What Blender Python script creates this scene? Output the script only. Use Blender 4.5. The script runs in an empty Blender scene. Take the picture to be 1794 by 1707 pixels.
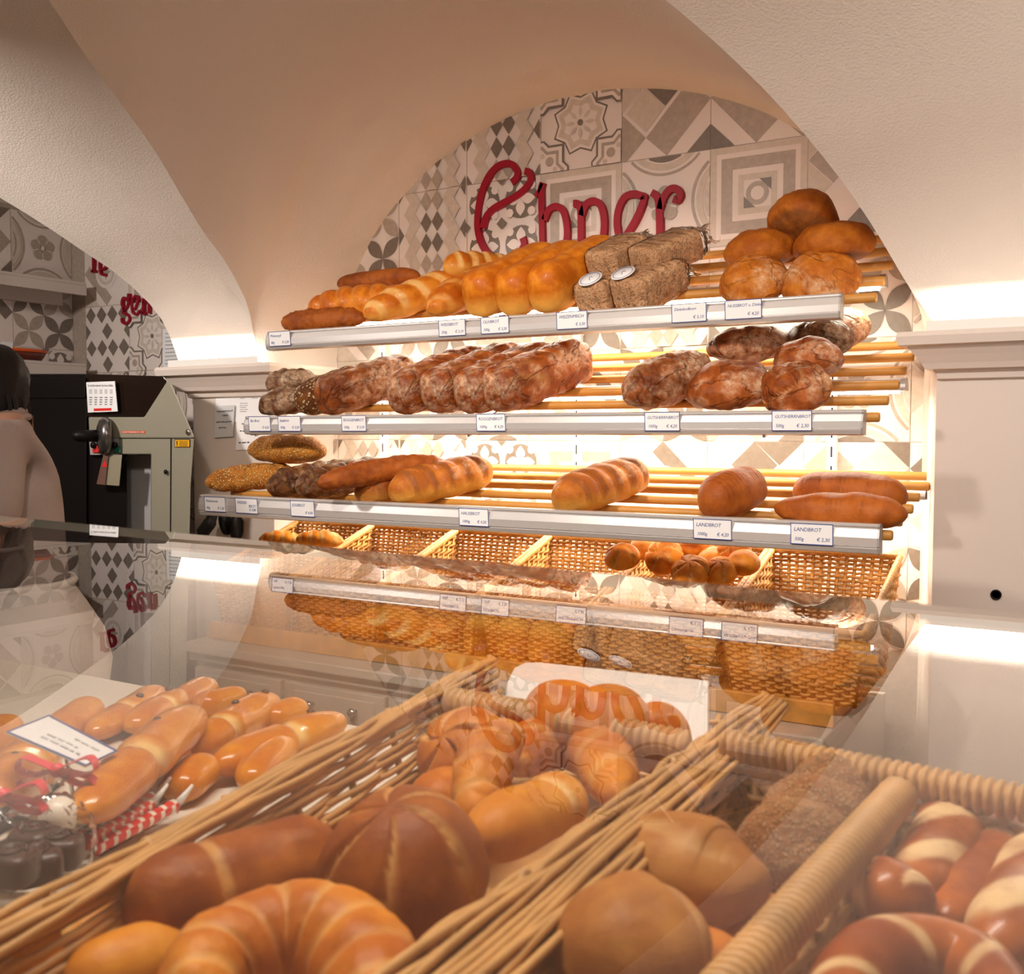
import bpy, bmesh, math, random
from mathutils import Vector, Matrix, Euler, noise
random.seed(7)
C = bpy.context.scene.collection
scene = bpy.context.scene
PI = math.pi
E = 1.36                      # eye height (m)
FPX = 1800.0                  # focal length in pixels of the 1794 px wide frame
TH = math.radians(30.9)       # camera turned left of the wall's normal
PH = math.atan(95.5/1800)     # camera pitched down

# ---------------------------------------------------------------- camera, world, lights, exposure
cam_d = bpy.data.cameras.new('camera'); cam = bpy.data.objects.new('camera', cam_d); C.objects.link(cam)
cam.location = (0, 0, E); cam.rotation_euler = (PI/2-PH, 0, TH)
cam_d.sensor_width = 36; cam_d.sensor_fit = 'HORIZONTAL'; cam_d.lens = FPX/1794*36
cam_d.clip_start = 0.01
cam_d.dof.use_dof = True; cam_d.dof.focus_distance = 2.35; cam_d.dof.aperture_fstop = 14.0
scene.camera = cam
w = bpy.data.worlds.new('world'); scene.world = w; w.use_nodes = True
w.node_tree.nodes['Background'].inputs[0].default_value = (1.0, 0.78, 0.58, 1)
w.node_tree.nodes['Background'].inputs[1].default_value = 0.07
scene.view_settings.view_transform = 'Standard'; scene.view_settings.look = 'None'
scene.view_settings.gamma = 1; scene.view_settings.exposure = 0.18
scene.view_settings.use_curve_mapping = False

def area_light(name, loc, rot, sx, sy, power, col, spread=PI):
    d = bpy.data.lights.new(name, 'AREA'); d.shape = 'RECTANGLE'; d.size = sx; d.size_y = sy
    d.energy = power; d.color = col; d.spread = spread
    o = bpy.data.objects.new(name, d); C.objects.link(o); o.location = loc; o.rotation_euler = rot
    return o
# ceiling lamps of the shop, over the customers' side, and an added vault fill
WARM = (1.0, 0.885, 0.775)
area_light('ceiling_spot', (-1.35, 0.70, E+0.86), (math.radians(54), 0, 0), 0.12, 0.12, 6.6, WARM, math.radians(95))
area_light('ceiling_spot', (-0.25, 0.70, E+0.86), (math.radians(54), 0, math.radians(14)), 0.12, 0.12, 3.6, WARM, math.radians(110))
area_light('ceiling_spot', (-2.75, 0.70, E+0.80), (math.radians(70), 0, 0), 0.12, 0.12, 7.0, (1.0, .91, .83), math.radians(100))
area_light('vault_fill', (0.55, 0.45, E+0.55), (math.radians(88), 0, math.radians(14)), 0.3, 0.3, 3.8, (1.0, .91, .83), math.radians(85))  # added out of view to brighten the right side of the vault
area_light('case_lamp', (-0.55, 0.55, E+0.90), (math.radians(-12), 0, math.radians(35)), 0.9, 0.06, 19, WARM)

# ---------------------------------------------------------------- helpers
Fv = Vector((-math.sin(TH)*math.cos(PH), math.cos(TH)*math.cos(PH), -math.sin(PH)))
Rv = Vector((math.cos(TH), math.sin(TH), 0)); Uv = Rv.cross(Fv)
def ray(x, y): return Fv + Rv*((x-897)/FPX) + Uv*((853.5-y)/FPX)
O = Vector((0, 0, E))
def PY(x, y, Y): d = ray(x, y); return O + d*(Y/d.y)
def PZ(x, y, h): d = ray(x, y); return O + d*(h/d.z)
def PX(x, y, X): d = ray(x, y); return O + d*(X/d.x)

def wm(o):
    return wm(o.parent) @ o.matrix_parent_inverse @ o.matrix_basis if o.parent else o.matrix_basis.copy()
def link(o, parent=None):
    C.objects.link(o)
    if parent: o.parent = parent
    return o
def tag(o, label=None, cat=None, group=None, kind=None):
    if label: o['label'] = label
    if cat: o['category'] = cat
    if group: o['group'] = group
    if kind: o['kind'] = kind
    return o
def empty(name, loc, label, cat, group=None):
    o = bpy.data.objects.new(name, None); o.empty_display_size = 0.05; link(o); o.location = loc
    return tag(o, label, cat, group)

class MB:
    """collects shapes, builds them as one mesh object"""
    def __init__(s): s.v = []; s.f = []; s.m = []; s.sm = []; s.a = []
    def add(s, verts, faces, mi=0, smooth=False, att=None):
        b = len(s.v); s.v += [tuple(p) for p in verts]
        s.a += list(att) if att else [0.0]*len(verts)
        for f in faces: s.f.append([b+i for i in f]); s.m.append(mi); s.sm.append(smooth)
    def box(s, x0, x1, y0, y1, z0, z1, mi=0):
        s.add([(x0,y0,z0),(x1,y0,z0),(x1,y1,z0),(x0,y1,z0),(x0,y0,z1),(x1,y0,z1),(x1,y1,z1),(x0,y1,z1)],
              [(0,3,2,1),(4,5,6,7),(0,1,5,4),(1,2,6,5),(2,3,7,6),(3,0,4,7)], mi)
    def prism(s, pts, vec, mi=0, smooth=False):
        n = len(pts); v = Vector(vec); P = [Vector(p) for p in pts]
        s.add(P+[p+v for p in P], [tuple(range(n))[::-1], tuple(range(n, 2*n))]+[(i,(i+1)%n,(i+1)%n+n,i+n) for i in range(n)], mi)
    def tube(s, pts, r, nv=6, mi=0, smooth=True, cap=True):
        P = [Vector(p) for p in pts]; n = len(P)
        rr = r if isinstance(r, (list, tuple)) else [r]*n
        up = Vector((0,0,1)); vs = []
        t0 = (P[1]-P[0]).normalized()
        a = t0.cross(up)
        if a.length < 1e-3: a = t0.cross(Vector((1,0,0)))
        a.normalize()
        for i in range(n):
            t = (P[min(i+1,n-1)]-P[max(i-1,0)])
            if t.length < 1e-9: t = t0
            t.normalize()
            a = (a - t*a.dot(t))
            if a.length < 1e-6: a = t.orthogonal()
            a.normalize(); b = t.cross(a)
            for k in range(nv):
                q = 2*PI*k/nv; vs.append(P[i]+(a*math.cos(q)+b*math.sin(q))*rr[i])
        fs = [(i*nv+k, i*nv+(k+1)%nv, (i+1)*nv+(k+1)%nv, (i+1)*nv+k) for i in range(n-1) for k in range(nv)]
        if cap: fs += [tuple(range(nv))[::-1], tuple((n-1)*nv+k for k in range(nv))]
        s.add(vs, fs, mi, smooth)
    def lathe(s, prof, cen, axis=(0,0,1), nv=20, mi=0, smooth=True):
        ax = Vector(axis).normalized(); a = ax.orthogonal().normalized(); b = ax.cross(a); c = Vector(cen); vs = []
        for (r, h) in prof:
            for k in range(nv):
                q = 2*PI*k/nv; vs.append(c+ax*h+(a*math.cos(q)+b*math.sin(q))*r)
        n = len(prof)
        fs = [(i*nv+k, i*nv+(k+1)%nv, (i+1)*nv+(k+1)%nv, (i+1)*nv+k) for i in range(n-1) for k in range(nv)]
        fs += [tuple(range(nv))[::-1], tuple((n-1)*nv+k for k in range(nv))]
        s.add(vs, fs, mi, smooth)
    def build(s, name, mats, parent=None, at=None, recalc=True, bevel=0):
        """at: world position of the origin; verts are given in world space"""
        me = bpy.data.meshes.new(name)
        org = Vector(at) if at is not None else Vector((0,0,0))
        me.from_pydata([Vector(v)-org for v in s.v], [], s.f); me.update()
        mats = mats if isinstance(mats, (list, tuple)) else [mats]
        for m in mats: me.materials.append(m)
        me.polygons.foreach_set('material_index', s.m); me.polygons.foreach_set('use_smooth', s.sm)
        if any(s.a):
            at_ = me.attributes.new('cut', 'FLOAT', 'POINT'); at_.data.foreach_set('value', s.a)
        if recalc:
            bm = bmesh.new(); bm.from_mesh(me); bmesh.ops.recalc_face_normals(bm, faces=bm.faces); bm.to_mesh(me); bm.free()
        o = bpy.data.objects.new(name, me); link(o)
        o.location = org
        if parent:
            o.parent = parent; o.matrix_parent_inverse = wm(parent).inverted()
        if bevel:
            md = o.modifiers.new('bevel', 'BEVEL'); md.width = bevel; md.segments = 2; md.limit_method = 'ANGLE'
        return o
def catmull(pts, n=8):
    P = [Vector(p) for p in pts]; out = []
    for i in range(len(P)-1):
        p0 = P[max(i-1,0)]; p1 = P[i]; p2 = P[i+1]; p3 = P[min(i+2,len(P)-1)]
        for k in range(n):
            t = k/n; out.append(0.5*((2*p1)+(p2-p0)*t+(2*p0-5*p1+4*p2-p3)*t*t+(3*p1-p0-3*p2+p3)*t**3))
    return out+[P[-1]]
def sst(a, b, x):
    t = max(0, min(1, (x-a)/(b-a))); return t*t*(3-2*t)

# ---------------------------------------------------------------- materials
def mat(name, col, rough=0.6, metal=0, bump=None, var=0, spec=0.5, emit=None, es=0, trans=0, nscale=40):
    m = bpy.data.materials.new(name); m.use_nodes = True; nt = m.node_tree; p = nt.nodes['Principled BSDF']
    p.inputs['Base Color'].default_value = (*col, 1); p.inputs['Roughness'].default_value = rough
    p.inputs['Metallic'].default_value = metal; p.inputs['Specular IOR Level'].default_value = spec
    if emit: p.inputs['Emission Color'].default_value = (*emit, 1); p.inputs['Emission Strength'].default_value = es
    if bump or var:
        tc = nt.nodes.new('ShaderNodeTexCoord'); nz = nt.nodes.new('ShaderNodeTexNoise')
        nz.inputs['Scale'].default_value = bump[0] if bump else nscale; nz.inputs['Detail'].default_value = 4
        nt.links.new(tc.outputs['Object'], nz.inputs['Vector'])
        if bump:
            b = nt.nodes.new('ShaderNodeBump'); b.inputs['Strength'].default_value = bump[1]; b.inputs['Distance'].default_value = 0.01
            nt.links.new(nz.outputs['Fac'], b.inputs['Height']); nt.links.new(b.outputs['Normal'], p.inputs['Normal'])
        if var:
            n2 = nt.nodes.new('ShaderNodeTexNoise'); n2.inputs['Scale'].default_value = nscale; n2.inputs['Detail'].default_value = 3
            nt.links.new(tc.outputs['Object'], n2.inputs['Vector'])
            mx = nt.nodes.new('ShaderNodeMix'); mx.data_type = 'RGBA'
            mx.inputs[6].default_value = (*[c*(1-var) for c in col], 1); mx.inputs[7].default_value = (*[min(1, c*(1+var)) for c in col], 1)
            nt.links.new(n2.outputs['Fac'], mx.inputs[0]); nt.links.new(mx.outputs[2], p.inputs['Base Color'])
    return m

def bread_mat(name, crust, dark, cut=(0.80, 0.55, 0.28), flour=0.0, fscale=14, crack=0.0, cscale=22, bump=0.25, bscale=60, rough=0.5, seeds=0.0, sscale=130,
              scol=(0.85, 0.66, 0.36), spec=0.22, coat=0.0, pale=None):
    crust, dark = [(min(.9, c[0]*1.12), c[1]*.90, c[2]*.36) for c in (crust, dark)]
    cut = (cut[0], cut[1]*.93, cut[2]*.7)
    if pale: pale = (pale[0], pale[1]*.86, pale[2]*.5)
    m = bpy.data.materials.new(name); m.use_nodes = True; nt = m.node_tree; N = nt.nodes; K = nt.links; p = N['Principled BSDF']
    p.inputs['Roughness'].default_value = rough; p.inputs['Specular IOR Level'].default_value = spec
    p.inputs['Coat Weight'].default_value = coat; p.inputs['Coat Roughness'].default_value = 0.18
    tc = N.new('ShaderNodeTexCoord'); V = tc.outputs['Object']
    def nz(sc, det=4, rg=0.55):
        n = N.new('ShaderNodeTexNoise'); n.inputs['Scale'].default_value = sc; n.inputs['Detail'].default_value = det; n.inputs['Roughness'].default_value = rg
        K.new(V, n.inputs['Vector']); return n.outputs['Fac']
    def mixc(f, a, b):
        mx = N.new('ShaderNodeMix'); mx.data_type = 'RGBA'
        for i, q in ((6, a), (7, b)):
            if isinstance(q, tuple): mx.inputs[i].default_value = (*q, 1)
            else: K.new(q, mx.inputs[i])
        if isinstance(f, float): mx.inputs[0].default_value = f
        else: K.new(f, mx.inputs[0])
        return mx.outputs[2]
    def ramp(f, a, b):
        r = N.new('ShaderNodeMapRange'); r.inputs['From Min'].default_value = a; r.inputs['From Max'].default_value = b; K.new(f, r.inputs['Value']); return r.outputs['Result']
    def mul(a, b):
        q = N.new('ShaderNodeMath'); q.operation = 'MULTIPLY'
        for i, c in ((0, a), (1, b)):
            if isinstance(c, (int, float)): q.inputs[i].default_value = c
            else: K.new(c, q.inputs[i])
        return q.outputs[0]
    av = N.new('ShaderNodeMath'); av.operation = 'MULTIPLY_ADD'; K.new(nz(36, 5, .62), av.inputs[0]); av.inputs[1].default_value = .75; K.new(nz(9), av.inputs[2])
    col = mixc(ramp(av.outputs[0], 0.74, 1.02), dark, crust)
    if pale:
        sx = N.new('ShaderNodeSeparateXYZ'); K.new(tc.outputs['Generated'], sx.inputs[0]); ad0 = N.new('ShaderNodeMath'); ad0.operation = 'MULTIPLY_ADD'
        K.new(nz(12, 3), ad0.inputs[0]); ad0.inputs[1].default_value = .35; K.new(sx.outputs['Z'], ad0.inputs[2])
        col = mixc(ramp(ad0.outputs[0], 0.72, 0.36), col, pale)
    at = N.new('ShaderNodeAttribute'); at.attribute_name = 'cut'
    col = mixc(mul(at.outputs['Fac'], ramp(nz(50), 0.1, 0.55)), col, cut)
    hgt = nz(bscale, 6, 0.65)
    if crack:
        mp = N.new('ShaderNodeMapping'); mp.inputs['Scale'].default_value = (.55, 1.15, 1.0); mp.inputs['Rotation'].default_value = (0, 0, .5); K.new(V, mp.inputs['Vector'])
        cn = N.new('ShaderNodeTexNoise'); cn.inputs['Scale'].default_value = cscale; cn.inputs['Detail'].default_value = 3; cn.inputs['Roughness'].default_value = .5; cn.inputs['Distortion'].default_value = .6
        K.new(mp.outputs[0], cn.inputs['Vector'])
        s1 = N.new('ShaderNodeMath'); s1.operation = 'SUBTRACT'; K.new(cn.outputs['Fac'], s1.inputs[0]); s1.inputs[1].default_value = .5
        s2 = N.new('ShaderNodeMath'); s2.operation = 'ABSOLUTE'; K.new(s1.outputs[0], s2.inputs[0])
        ln = ramp(s2.outputs[0], 0.022, 0.0)
        col = mixc(mul(ln, crack), col, tuple(c*0.5 for c in dark))
        ad = N.new('ShaderNodeMath'); ad.operation = 'SUBTRACT'; K.new(hgt, ad.inputs[0]); K.new(ln, ad.inputs[1]); hgt = ad.outputs[0]
    if flour:
        a = ramp(nz(fscale, 5, 0.6), 0.62-0.35*flour, 0.72-0.2*flour); b = ramp(nz(75, 4, 0.75), 0.36, 0.66)
        col = mixc(mul(mul(a, b), min(1, 0.55+0.4*flour)), col, (0.72, 0.56, 0.38))
    if seeds:
        vs = N.new('ShaderNodeTexVoronoi'); vs.inputs['Scale'].default_value = sscale; K.new(V, vs.inputs['Vector'])
        sd = ramp(vs.outputs['Distance'], 0.42, 0.28)
        col = mixc(mul(sd, seeds), col, scol)
        ad = N.new('ShaderNodeMath'); ad.operation = 'ADD'; K.new(hgt, ad.inputs[0]); K.new(mul(sd, 1.2), ad.inputs[1]); hgt = ad.outputs[0]
    K.new(col, p.inputs['Base Color'])
    bp = N.new('ShaderNodeBump'); bp.inputs['Strength'].default_value = bump; bp.inputs['Distance'].default_value = 0.006
    K.new(hgt, bp.inputs['Height']); K.new(bp.outputs['Normal'], p.inputs['Normal'])
    return m

M = {}
M['plaster'] = mat('plaster', (0.75, 0.665, 0.595), 0.9, bump=(190, 0.22))
M['paint'] = mat('cream_paint', (0.63, 0.545, 0.49), 0.55, bump=(60, 0.03))
M['cabinet'] = mat('cabinet_paint', (0.44, 0.38, 0.31), 0.5)
M['floor'] = mat('floor_tile', (0.30, 0.24, 0.19), 0.5, var=0.2, nscale=3)
M['tile_w'] = mat('tile_white', (0.76, 0.665, 0.615), 0.42, var=0.05, nscale=9)
M['tile_l'] = mat('tile_light', (0.60, 0.51, 0.43), 0.42, var=0.16, nscale=60)
M['tile_m'] = mat('tile_taupe', (0.41, 0.335, 0.275), 0.42, var=0.22, nscale=70)
M['tile_k'] = mat('tile_dark', (0.19, 0.15, 0.12), 0.42, var=0.25, nscale=70)
M['red'] = mat('red_enamel', (0.30, 0.003, 0.018), 0.5, spec=.3)
M['alu'] = mat('aluminium', (0.66, 0.63, 0.62), 0.34, metal=0.55, var=0.03, nscale=90)
M['alu_d'] = mat('aluminium_cap', (0.42, 0.40, 0.39), 0.45, metal=0.5)
M['rod'] = mat('rod_wood', (0.52, 0.24, 0.045), 0.5, bump=(90, 0.06), var=0.22, nscale=14)
M['white'] = mat('white_plastic', (0.80, 0.77, 0.73), 0.45)
M['deck'] = mat('deck_white', (0.72, 0.64, 0.54), 0.5)
M['paper'] = mat('paper', (0.80, 0.79, 0.80), 0.8)
M['papergrey'] = mat('paper_grey', (0.55, 0.55, 0.56), 0.8)
M['ink'] = mat('blue_ink', (0.04, 0.07, 0.26), 0.7)
M['inkk'] = mat('black_ink', (0.03, 0.03, 0.04), 0.7)
M['black'] = mat('black_plastic', (0.006, 0.004, 0.004), 0.45, spec=.2)
M['grey'] = mat('grey_enamel', (0.27, 0.25, 0.19), 0.45, var=0.03)
M['greyl'] = mat('grey_light', (0.40, 0.38, 0.38), 0.45)
M['chrome'] = mat('chrome', (0.62, 0.60, 0.58), 0.18, metal=1)
M['skin'] = mat('skin', (0.33, 0.17, 0.105), 0.55)
M['hair'] = mat('hair', (0.010, 0.007, 0.006), 0.7, spec=.25)
M['shirt'] = mat('polo_shirt', (0.26, 0.195, 0.17), 0.9, bump=(300, 0.25), var=0.07, nscale=200)
M['apron'] = mat('white_apron', (0.80, 0.72, 0.66), 0.9, bump=(14, 0.3))
M['wick'] = mat('wicker', (0.57, 0.315, 0.11), 0.5, var=0.5, nscale=26)
M['wickd'] = mat('wicker_honey', (0.54, 0.25, 0.05), 0.5, var=0.4, nscale=30)
M['emit'] = mat('lamp_diffuser', (1, 1, 1), 0.5, emit=(1.0, 0.92, 0.78), es=18)
M['pink'] = mat('pink_ribbon', (0.75, 0.035, 0.07), 0.3)
M['choc'] = mat('chocolate', (0.055, 0.022, 0.014), 0.4, bump=(60, 0.15))
M['candyw'] = mat('white_candy', (0.82, 0.74, 0.62), 0.3)
M['candyr'] = mat('red_candy', (0.72, 0.03, 0.03), 0.25)
M['orange'] = mat('orange_glaze', (0.70, 0.10, 0.012), 0.35)
M['brownred'] = mat('brown_glaze', (0.12, 0.015, 0.006), 0.3)
M['yellow'] = mat('warning_yellow', (0.75, 0.38, 0.01), 0.5)
M['orangered'] = mat('label_orange', (0.62, 0.10, 0.03), 0.5)
M['green'] = mat('label_green', (0.02, 0.16, 0.10), 0.5)
M['steel'] = mat('brushed_steel', (0.60, 0.56, 0.40), 0.3, metal=0.6)
def film_mat(name, gl=0.12, tint=(1, 1, 1)):
    m = bpy.data.materials.new(name); m.use_nodes = True; nt = m.node_tree; nt.nodes.remove(nt.nodes['Principled BSDF'])
    out = nt.nodes['Material Output']; t = nt.nodes.new('ShaderNodeBsdfTransparent'); t.inputs[0].default_value = (*tint, 1)
    g = nt.nodes.new('ShaderNodeBsdfGlossy'); g.inputs['Roughness'].default_value = 0.12
    lw = nt.nodes.new('ShaderNodeLayerWeight'); lw.inputs['Blend'].default_value = gl
    tc = nt.nodes.new('ShaderNodeTexCoord'); nz = nt.nodes.new('ShaderNodeTexNoise'); nz.inputs['Scale'].default_value = 45; nz.inputs['Detail'].default_value = 2
    b = nt.nodes.new('ShaderNodeBump'); b.inputs['Strength'].default_value = 0.8; b.inputs['Distance'].default_value = 0.01
    nt.links.new(tc.outputs['Object'], nz.inputs['Vector']); nt.links.new(nz.outputs['Fac'], b.inputs['Height'])
    nt.links.new(b.outputs['Normal'], g.inputs['Normal']); nt.links.new(b.outputs['Normal'], lw.inputs['Normal'])
    mx = nt.nodes.new('ShaderNodeMixShader'); nt.links.new(lw.outputs['Fresnel'], mx.inputs[0]); nt.links.new(t.outputs[0], mx.inputs[1]); nt.links.new(g.outputs[0], mx.inputs[2])
    nt.links.new(mx.outputs[0], out.inputs['Surface']); return m
M['film'] = film_mat('cellophane', 0.05); M['film2'] = film_mat('wrapping_film', 0.14)
def glass_mat():
    # plate glass seen as one thin sheet: Fresnel reflection of both faces over clear transmission
    m = bpy.data.materials.new('plate_glass'); m.use_nodes = True; nt = m.node_tree; nt.nodes.remove(nt.nodes['Principled BSDF'])
    out = nt.nodes['Material Output']; t = nt.nodes.new('ShaderNodeBsdfTransparent'); t.inputs[0].default_value = (0.97, 0.975, 0.965, 1)
    g = nt.nodes.new('ShaderNodeBsdfGlossy'); g.inputs['Roughness'].default_value = 0.0; g.inputs[0].default_value = (1, 1, 1, 1)
    fr = nt.nodes.new('ShaderNodeFresnel'); fr.inputs['IOR'].default_value = 1.45
    a = nt.nodes.new('ShaderNodeMath'); a.operation = 'MULTIPLY'; a.inputs[1].default_value = 2
    b = nt.nodes.new('ShaderNodeMath'); b.operation = 'ADD'; b.inputs[1].default_value = 1
    d = nt.nodes.new('ShaderNodeMath'); d.operation = 'DIVIDE'
    K = nt.links; K.new(fr.outputs[0], a.inputs[0]); K.new(fr.outputs[0], b.inputs[0]); K.new(a.outputs[0], d.inputs[0]); K.new(b.outputs[0], d.inputs[1])
    mx = nt.nodes.new('ShaderNodeMixShader'); K.new(d.outputs[0], mx.inputs[0]); K.new(t.outputs[0], mx.inputs[1]); K.new(g.outputs[0], mx.inputs[2])
    K.new(mx.outputs[0], out.inputs['Surface']); return m
def clear_mat(name, tint):
    m = bpy.data.materials.new(name); m.use_nodes = True; nt = m.node_tree; nt.nodes.remove(nt.nodes['Principled BSDF'])
    t = nt.nodes.new('ShaderNodeBsdfTransparent'); t.inputs[0].default_value = (*tint, 1)
    nt.links.new(t.outputs[0], nt.nodes['Material Output'].inputs['Surface']); return m
M['glass'] = glass_mat(); M['clear'] = clear_mat('glass_underside', (1, 1, 1))
M['glassedge'] = mat('glass_edge', (0.55, 0.58, 0.52), 0.25)
# ---------------------------------------------------------------- the setting: floor, vault, walls, piers
YW = 2.72
def H(h): return E+h
mb = MB(); mb.box(-4.6, 1.6, -2.2, 2.9, -0.1, 0.0); tag(mb.build('floor', M['floor']), kind='structure')

BP = [(2.36, .215), (2.30, .36), (2.24, .43), (2.15, .50), (2.05, .555), (1.92, .632), (1.76, .715), (1.5, .812), (1.2, .90), (0.6, 1.0), (0.0, 1.05), (-2.2, 1.08)]
def Bh(Y):
    for (y0, h0), (y1, h1) in zip(BP, BP[1:]):
        if Y >= y1: return h0+(h1-h0)*(y0-Y)/(y0-y1)
    return BP[-1][1]
BPs = [(p.x, p.y) for p in catmull([(y, h, 0) for y, h in BP], 6)]
def Binv(h):
    for (y0, h0), (y1, h1) in zip(BPs, BPs[1:]):
        if h0 <= h <= h1: return y0+(y1-y0)*(h-h0)/max(1e-9, h1-h0)
    return 2.36
LUN = [(-1.385, .94, .215, .768), (-3.385, .70, .215, .768)]
def lunette(X):
    for cx, a, h0, b in LUN:
        if abs(X-cx) <= a: return h0+b*math.sqrt(max(0, 1-((X-cx)/a)**2))
    return None
xs = []
def add_flat(x0, x1, n):
    xs.extend([x0+(x1-x0)*i/n for i in range(n+1)])
def add_arc(cx, a, n):
    xs.extend([cx-a*math.cos(PI*i/n) for i in range(n+1)])
segs = [('f', -4.6, -4.085, 2), ('a', -3.385, .70, 48), ('f', -2.685, -2.325, 6), ('a', -1.385, .94, 64), ('f', -.34, 1.6, 14)]
mb = MB()
prev = None
NB = 44
def barrel_pts(X, hh):
    # from the groin (or the springing) forward to behind the camera
    hs = BPs; Y0 = Binv(hh); out = [(X, Y0, H(hh))]
    rest = [(y, h) for y, h in hs if y < Y0-1e-4]
    # resample into NB steps by length
    path = [(Y0, hh)]+rest
    L = [0]
    for (a, b), (c, d) in zip(path, path[1:]): L.append(L[-1]+math.hypot(c-a, d-b))
    res = []; j = 0
    for k in range(NB+1):
        t = (k/NB)**1.25*L[-1]
        while j < len(L)-2 and L[j+1] < t: j += 1
        q = (t-L[j])/max(1e-9, L[j+1]-L[j]); res.append((X, path[j][0]+(path[j+1][0]-path[j][0])*q, H(path[j][1]+(path[j+1][1]-path[j][1])*q)))
    return res
def splay(x, h):      # the right-hand springing widens towards the shop
    return .105*math.exp(-max(0, h-.215)/.11) if -1.3 < x < -.44 else 0
cols = []
for s in segs:
    if s[0] == 'f': X = [s[1]+(s[2]-s[1])*i/s[3] for i in range(s[3]+1)]; hh = [.215]*len(X)
    else: X = [s[1]-s[2]*math.cos(PI*i/s[3]) for i in range(s[3]+1)]; hh = [lunette(max(s[1]-s[2], min(s[1]+s[2], x))) or .215 for x in X]
    if s[0] == 'a':
        n = len(X); vs = []
        for x, h in zip(X, hh):
            yg = Binv(h); sx = splay(x, h)
            for k in range(7): vs.append((x+sx*k/6, YW+0.03+(yg-YW-0.03)*k/6, H(h)))
        mb.add(vs, [(i*7+k, (i+1)*7+k, (i+1)*7+k+1, i*7+k+1) for i in range(n-1) for k in range(6)], 0, True)
    cols += [(x+splay(x, h), h) for x, h in list(zip(X, hh))[(1 if cols else 0):]]
vs = []
for x, h in cols: vs += barrel_pts(x, h)
mb.add(vs, [(i*(NB+1)+k, (i+1)*(NB+1)+k, (i+1)*(NB+1)+k+1, i*(NB+1)+k+1) for i in range(len(cols)-1) for k in range(NB)], 0, True)
tag(mb.build('ceiling', M['plaster'], recalc=False), kind='structure')

# patterned tiles: polygons in the unit square, laid in a 26.5 cm grid
def ngon(cx, cy, r, n, rot=0, ry=None): return [(cx+r*math.cos(rot+2*PI*i/n), cy+(ry or r)*math.sin(rot+2*PI*i/n)) for i in range(n)]
def star(cx, cy, r1, r2, n=8, rot=0): return [(cx+(r1 if i % 2 == 0 else r2)*math.cos(rot+PI*i/n), cy+(r1 if i % 2 == 0 else r2)*math.sin(rot+PI*i/n)) for i in range(2*n)]
def petal(x0, y0, x1, y1, wd):
    a = Vector((x0, y0)); b = Vector((x1, y1)); d = b-a; n = Vector((-d.y, d.x)); out = []
    for i in range(9): t = i/8; out.append(tuple(a+d*t+n*wd*math.sin(PI*t)))
    for i in range(1, 8): t = 1-i/8; out.append(tuple(a+d*t-n*wd*math.sin(PI*t)))
    return out
def ringq(cx, cy, r0, r1, a0, a1, n=14):
    o = [(cx+r1*math.cos(a0+(a1-a0)*i/n), cy+r1*math.sin(a0+(a1-a0)*i/n)) for i in range(n+1)]
    return o+[(cx+r0*math.cos(a1+(a0-a1)*i/n), cy+r0*math.sin(a1+(a0-a1)*i/n)) for i in range(n+1)]
def t_harl(r):
    out = []
    for i in range(-1, 5):
        for j in range(-1, 4):
            cx = i*0.25+(0.125 if j % 2 else 0); cy = j*0.25+.12; k = (i*2+(j % 2)+j*3) % 4
            c = {0: 'k', 1: 'l', 2: 'k' if r > .5 else 'm', 3: 'l'}[k]
            if (i+j) % 2 == 0 or j % 2: out.append((c, [(cx, cy-.125), (cx+.125*.9, cy), (cx, cy+.125), (cx-.125*.9, cy)]))
    return out
def t_harl2(r):
    out = []
    for i in range(0, 13):
        for j in range(-1, 10):
            if (i+j) % 2: continue
            c = None
            if i in (5, 7): c = 'k' if j in (3, 5) else ('m' if j in (1, 7) else None)
            elif i in (3, 9) or i in (2, 10): c = 'l'
            elif i in (0, 12) and j % 4 == 0: c = 'k'
            elif i == 6 and j in (0, 8): c = 'l'
            if c: cx, cy = i/12, j/8; out.append((c, [(cx, cy-.121), (cx+.081, cy), (cx, cy+.121), (cx-.081, cy)]))
    return out
def t_star(r):
    o = [('k', star(.5, .5, .36, .285, 8, PI/8)), ('w', star(.5, .5, .335, .265, 8, PI/8)), ('l', star(.5, .5, .30, .235, 8, PI/8)), ('w', star(.5, .5, .22, .175, 8, PI/8))]
    for i in range(8): a = i*PI/4; o.append(('l', petal(.5+.06*math.cos(a), .5+.06*math.sin(a), .5+.18*math.cos(a), .5+.18*math.sin(a), .2)))
    o.append(('k', ngon(.5, .5, .035, 10)))
    for cx, cy in ((0, 0), (1, 0), (0, 1), (1, 1)):
        sx = 1 if cx == 0 else -1; sy = 1 if cy == 0 else -1
        f = lambda x, y: (cx+sx*x, cy+sy*y)
        o += [('k', [f(0, 0), f(.36, 0), f(.36, .05), f(.30, .11), f(.30, .30), f(.11, .30), f(.05, .36), f(0, .36)]),
              ('w', [f(0, 0), f(.34, 0), f(.34, .04), f(.275, .10), f(.275, .275), f(.10, .275), f(.04, .34), f(0, .34)]),
              ('m', [f(0, 0), f(.30, 0), f(.30, .03), f(.235, .09), f(.235, .235), f(.09, .235), f(.03, .30), f(0, .30)]),
              ('w', [f(0, 0), f(.26, 0), f(.26, .02), f(.20, .08), f(.20, .20), f(.08, .20), f(.02, .26), f(0, .26)]),
              ('m', ngon(*f(.12, .12), .055, 10)), ('l', ngon(*f(.03, .19), .03, 8)), ('l', ngon(*f(.19, .03), .03, 8))]
    return o
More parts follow.
